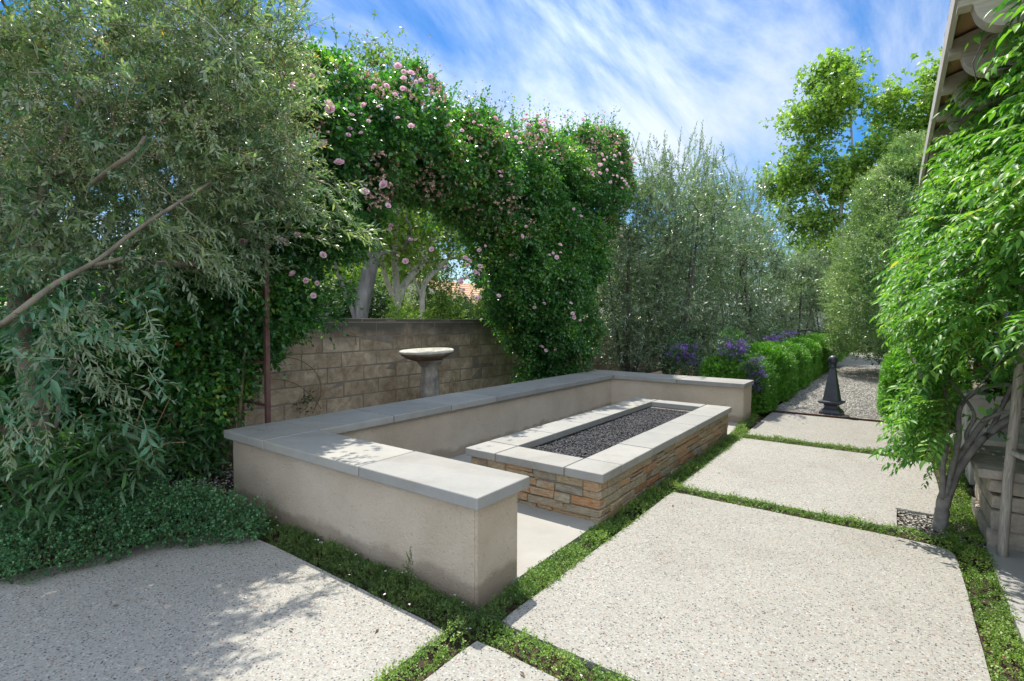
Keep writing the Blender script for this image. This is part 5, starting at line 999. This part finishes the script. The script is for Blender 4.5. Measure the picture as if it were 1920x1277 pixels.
# fascia strip and sheathing above the tails, both following the roof slope
bm = bmesh.new(); v = [(.234, EZ+.12), (1.25, EZ+.405), (1.25, EZ+.43), (.234, EZ+.145)]
q = [[bm.verts.new((x, y, z)) for x, z in v] for y in (3.3, 7.95)]
for i in range(4): bm.faces.new((q[0][i], q[0][(i+1) % 4], q[1][(i+1) % 4], q[1][i]))
bm.faces.new(q[0]); bm.faces.new(q[1][::-1]); inv(bmobj('eave_board', bm, M['sheath']), hs_)
inv(box('fascia', (.205, 3.3, EZ+.05), (.232, 7.95, EZ+.19), M['fascia'], bev=.003), hs_)
bm = bmesh.new(); tileroof(bm, .24, 3.3, 4.5, 7.95, EZ+.17, EZ+1.35, cw=.22); 
inv(bmobj('roof', bm, M['tile']), hs_)
bm = bmesh.new(); tileroof(bm, .30, 8.1, 4.5, 12.8, 2.86, 4.0, cw=.22); addbox(bm, (.34, 8.1, 2.74), (1.2, 12.8, 2.80)); inv(bmobj('lower_roof', bm, M['tile']), hs_)
# far outbuilding roof edge seen just left of the eave
# ------------------------------------------------------------------ stone pier, planters, rustic poles
pr_ = empty('stone_pier', (.9, 4.8, 0), label='low grey rubble stone pier with flat slab cap at the right edge', cat='stone pier')
bm = bmesh.new(); lay = bm.verts.layers.float.new('rnd'); z = -.02
for h in (.13, .12, .11, .10):
    for s0, s1 in ((.535, .80), (.81, 1.3)): addbox(bm, (s0+random.uniform(-.012, .012), 4.52+random.uniform(-.01, .015), z+.004), (s1, 5.3+random.uniform(-.02, .02), z+h-.004), .014, 2, .012, random.random(), lay)
    z += h
inv(bmobj('rubble', bm, M['stone']), pr_); inv(box('cap_slab', (.47, 4.47, .445), (1.3, 5.36, .505), M['stone'], bev=.014), pr_)
def rosette_box(loc, w, d, h, label, name='planter_box', plant=None):
    root = empty(name, loc, label=label, cat='planter'); bm = bmesh.new(); addbox(bm, (-w/2, -d/2, 0), (w/2, d/2, h), .012, 2); bmobj('body', bm, M['castpale'], root)
    bm = bmesh.new(); addbox(bm, (-w/2-.03, -d/2-.03, h-.001), (w/2+.03, d/2+.03, h+.045), .01, 2); bmobj('rim', bm, M['castpale'], root)
    bm = bmesh.new()
    for k in range(3):
        r1 = .09-.028*k; lathe(bm, [(r1, 0), (r1, .01), (r1-.012, .014), (r1-.02, .004)], 24)
    bm.transform(Matrix.Translation((0, -d/2-.002, h*.5)) @ Matrix.Rotation(R_(90), 4, 'X')); bmobj('rosette', bm, M['castpale'], root, True)
    return root
rosette_box((.78, 6.3, 0), .38, .38, .38, 'pale cast planter box with spiral rosette, lower and nearer of the two')
rosette_box((.86, 7.0, 0), .5, .42, .70, 'taller pale cast pedestal box behind the wisteria trunk')
ge = empty('geranium', (.9, 6.9, .74), label='pink geranium plant standing on the pale pedestal', cat='flowering plant'); a = Acc(); O = ell(160, (0, 0, .15), (.28, .25, .16)); sprays(a, O, rng.normal(0, .5, O.shape)+[0, 0, .5], .1, 5, .05, .045, 'kite', 60, .2, 0, stem=1); a.build('foliage', [M['l_bgd'], M['cane']], ge)
a = Acc(); O = ell(9, (0, 0, .3), (.28, .25, .1))
for j in range(30): leaves(a, O+rng.normal(0, .018, O.shape), rng.normal(0, 1, O.shape), rng.normal(0, 1, O.shape), .018, .016, 'petal', 0)
a.build('blooms', [M['p_hot']], ge)
rp = empty('rustic_pole_frame', (.6, 4.36, 0), label='leaning weathered wooden pole frame before the stone pier', cat='pole frame')
a = Acc(); tube(a, smooth_path([(.588, 4.38, -.02), (.605, 4.40, .5), (.635, 4.40, 1.2), (.65, 4.42, 2.6)], 5), [.027]*16, 9, 0, .05); inv(a.build('pole', [M['oldwood']]), rp)
a = Acc(); tube(a, [(.60, 4.34, .66), (.75, 4.30, .60), (1.0, 4.25, .52)], [.018, .017, .017], 8, 0, .05); inv(a.build('crosspiece', [M['oldwood']]), rp)
a = Acc(); tube(a, smooth_path([(.575, 3.50, .02), (.580, 3.50, .45), (.62, 3.5, 1.1)], 5), [.018]*11, 8, 0, .05); tag(a.build('wooden_stake', [M['oldwood']]), 'thin weathered wooden stake at the bottom right edge of the photo', 'stake')
# tiny weeds behind the seat wall
for p, h, lb in (((-4.75, 5.15, .02), .72, 'taller pale thistle weed between bird bath and seat wall'), ((-4.9, 4.95, .02), .56, 'shorter thin weed beside the bird bath pedestal')):
    a = Acc(); n = 26; O = np.array(p)+np.stack([rng.normal(0, .006, n), rng.normal(0, .006, n), np.linspace(.1, h, n)], 1); D = rng.normal(0, 1, (n, 3)); D[:, 2] = .5; sprays(a, O, D, .05, 3, .03, .008, 'kite', 30, 0, 0, up=.3); tube(a, [p, (p[0], p[1], h)], [.004, .002], 4, 1); tag(a.build('weed', [M['l_olive2'], M['cane']]), lb, 'weed')
# thin bare vine tendrils on the block wall
a = Acc()
for pts in ([(-5.9, 3.3, 1.0), (-5.9, 3.6, .95), (-5.9, 3.85, .75), (-5.9, 3.9, .5), (-5.9, 3.8, .3)], [(-5.9, 3.2, .75), (-5.9, 3.5, .68), (-5.9, 3.75, .5), (-5.9, 3.9, .3)], [(-5.9, 4.1, 1.27), (-5.9, 4.4, 1.26), (-5.9, 4.45, 1.1)]): s = smooth_path(pts, 5); tube(a, s, [.0045]*len(s), 4, 0)
O = np.array([(-5.88, 3.55+.25*rng.random(), .2+.35*rng.random()) for _ in range(26)]); sprays(a, O, rng.normal(0, 1, O.shape), .07, 3, .04, .03, 'kite', 60, .1, 1)
tag(a.build('wall_creeper', [M['rtwig'], M['l_bgd']]), 'thin bare creeper strands clinging to the block wall', 'creeper')
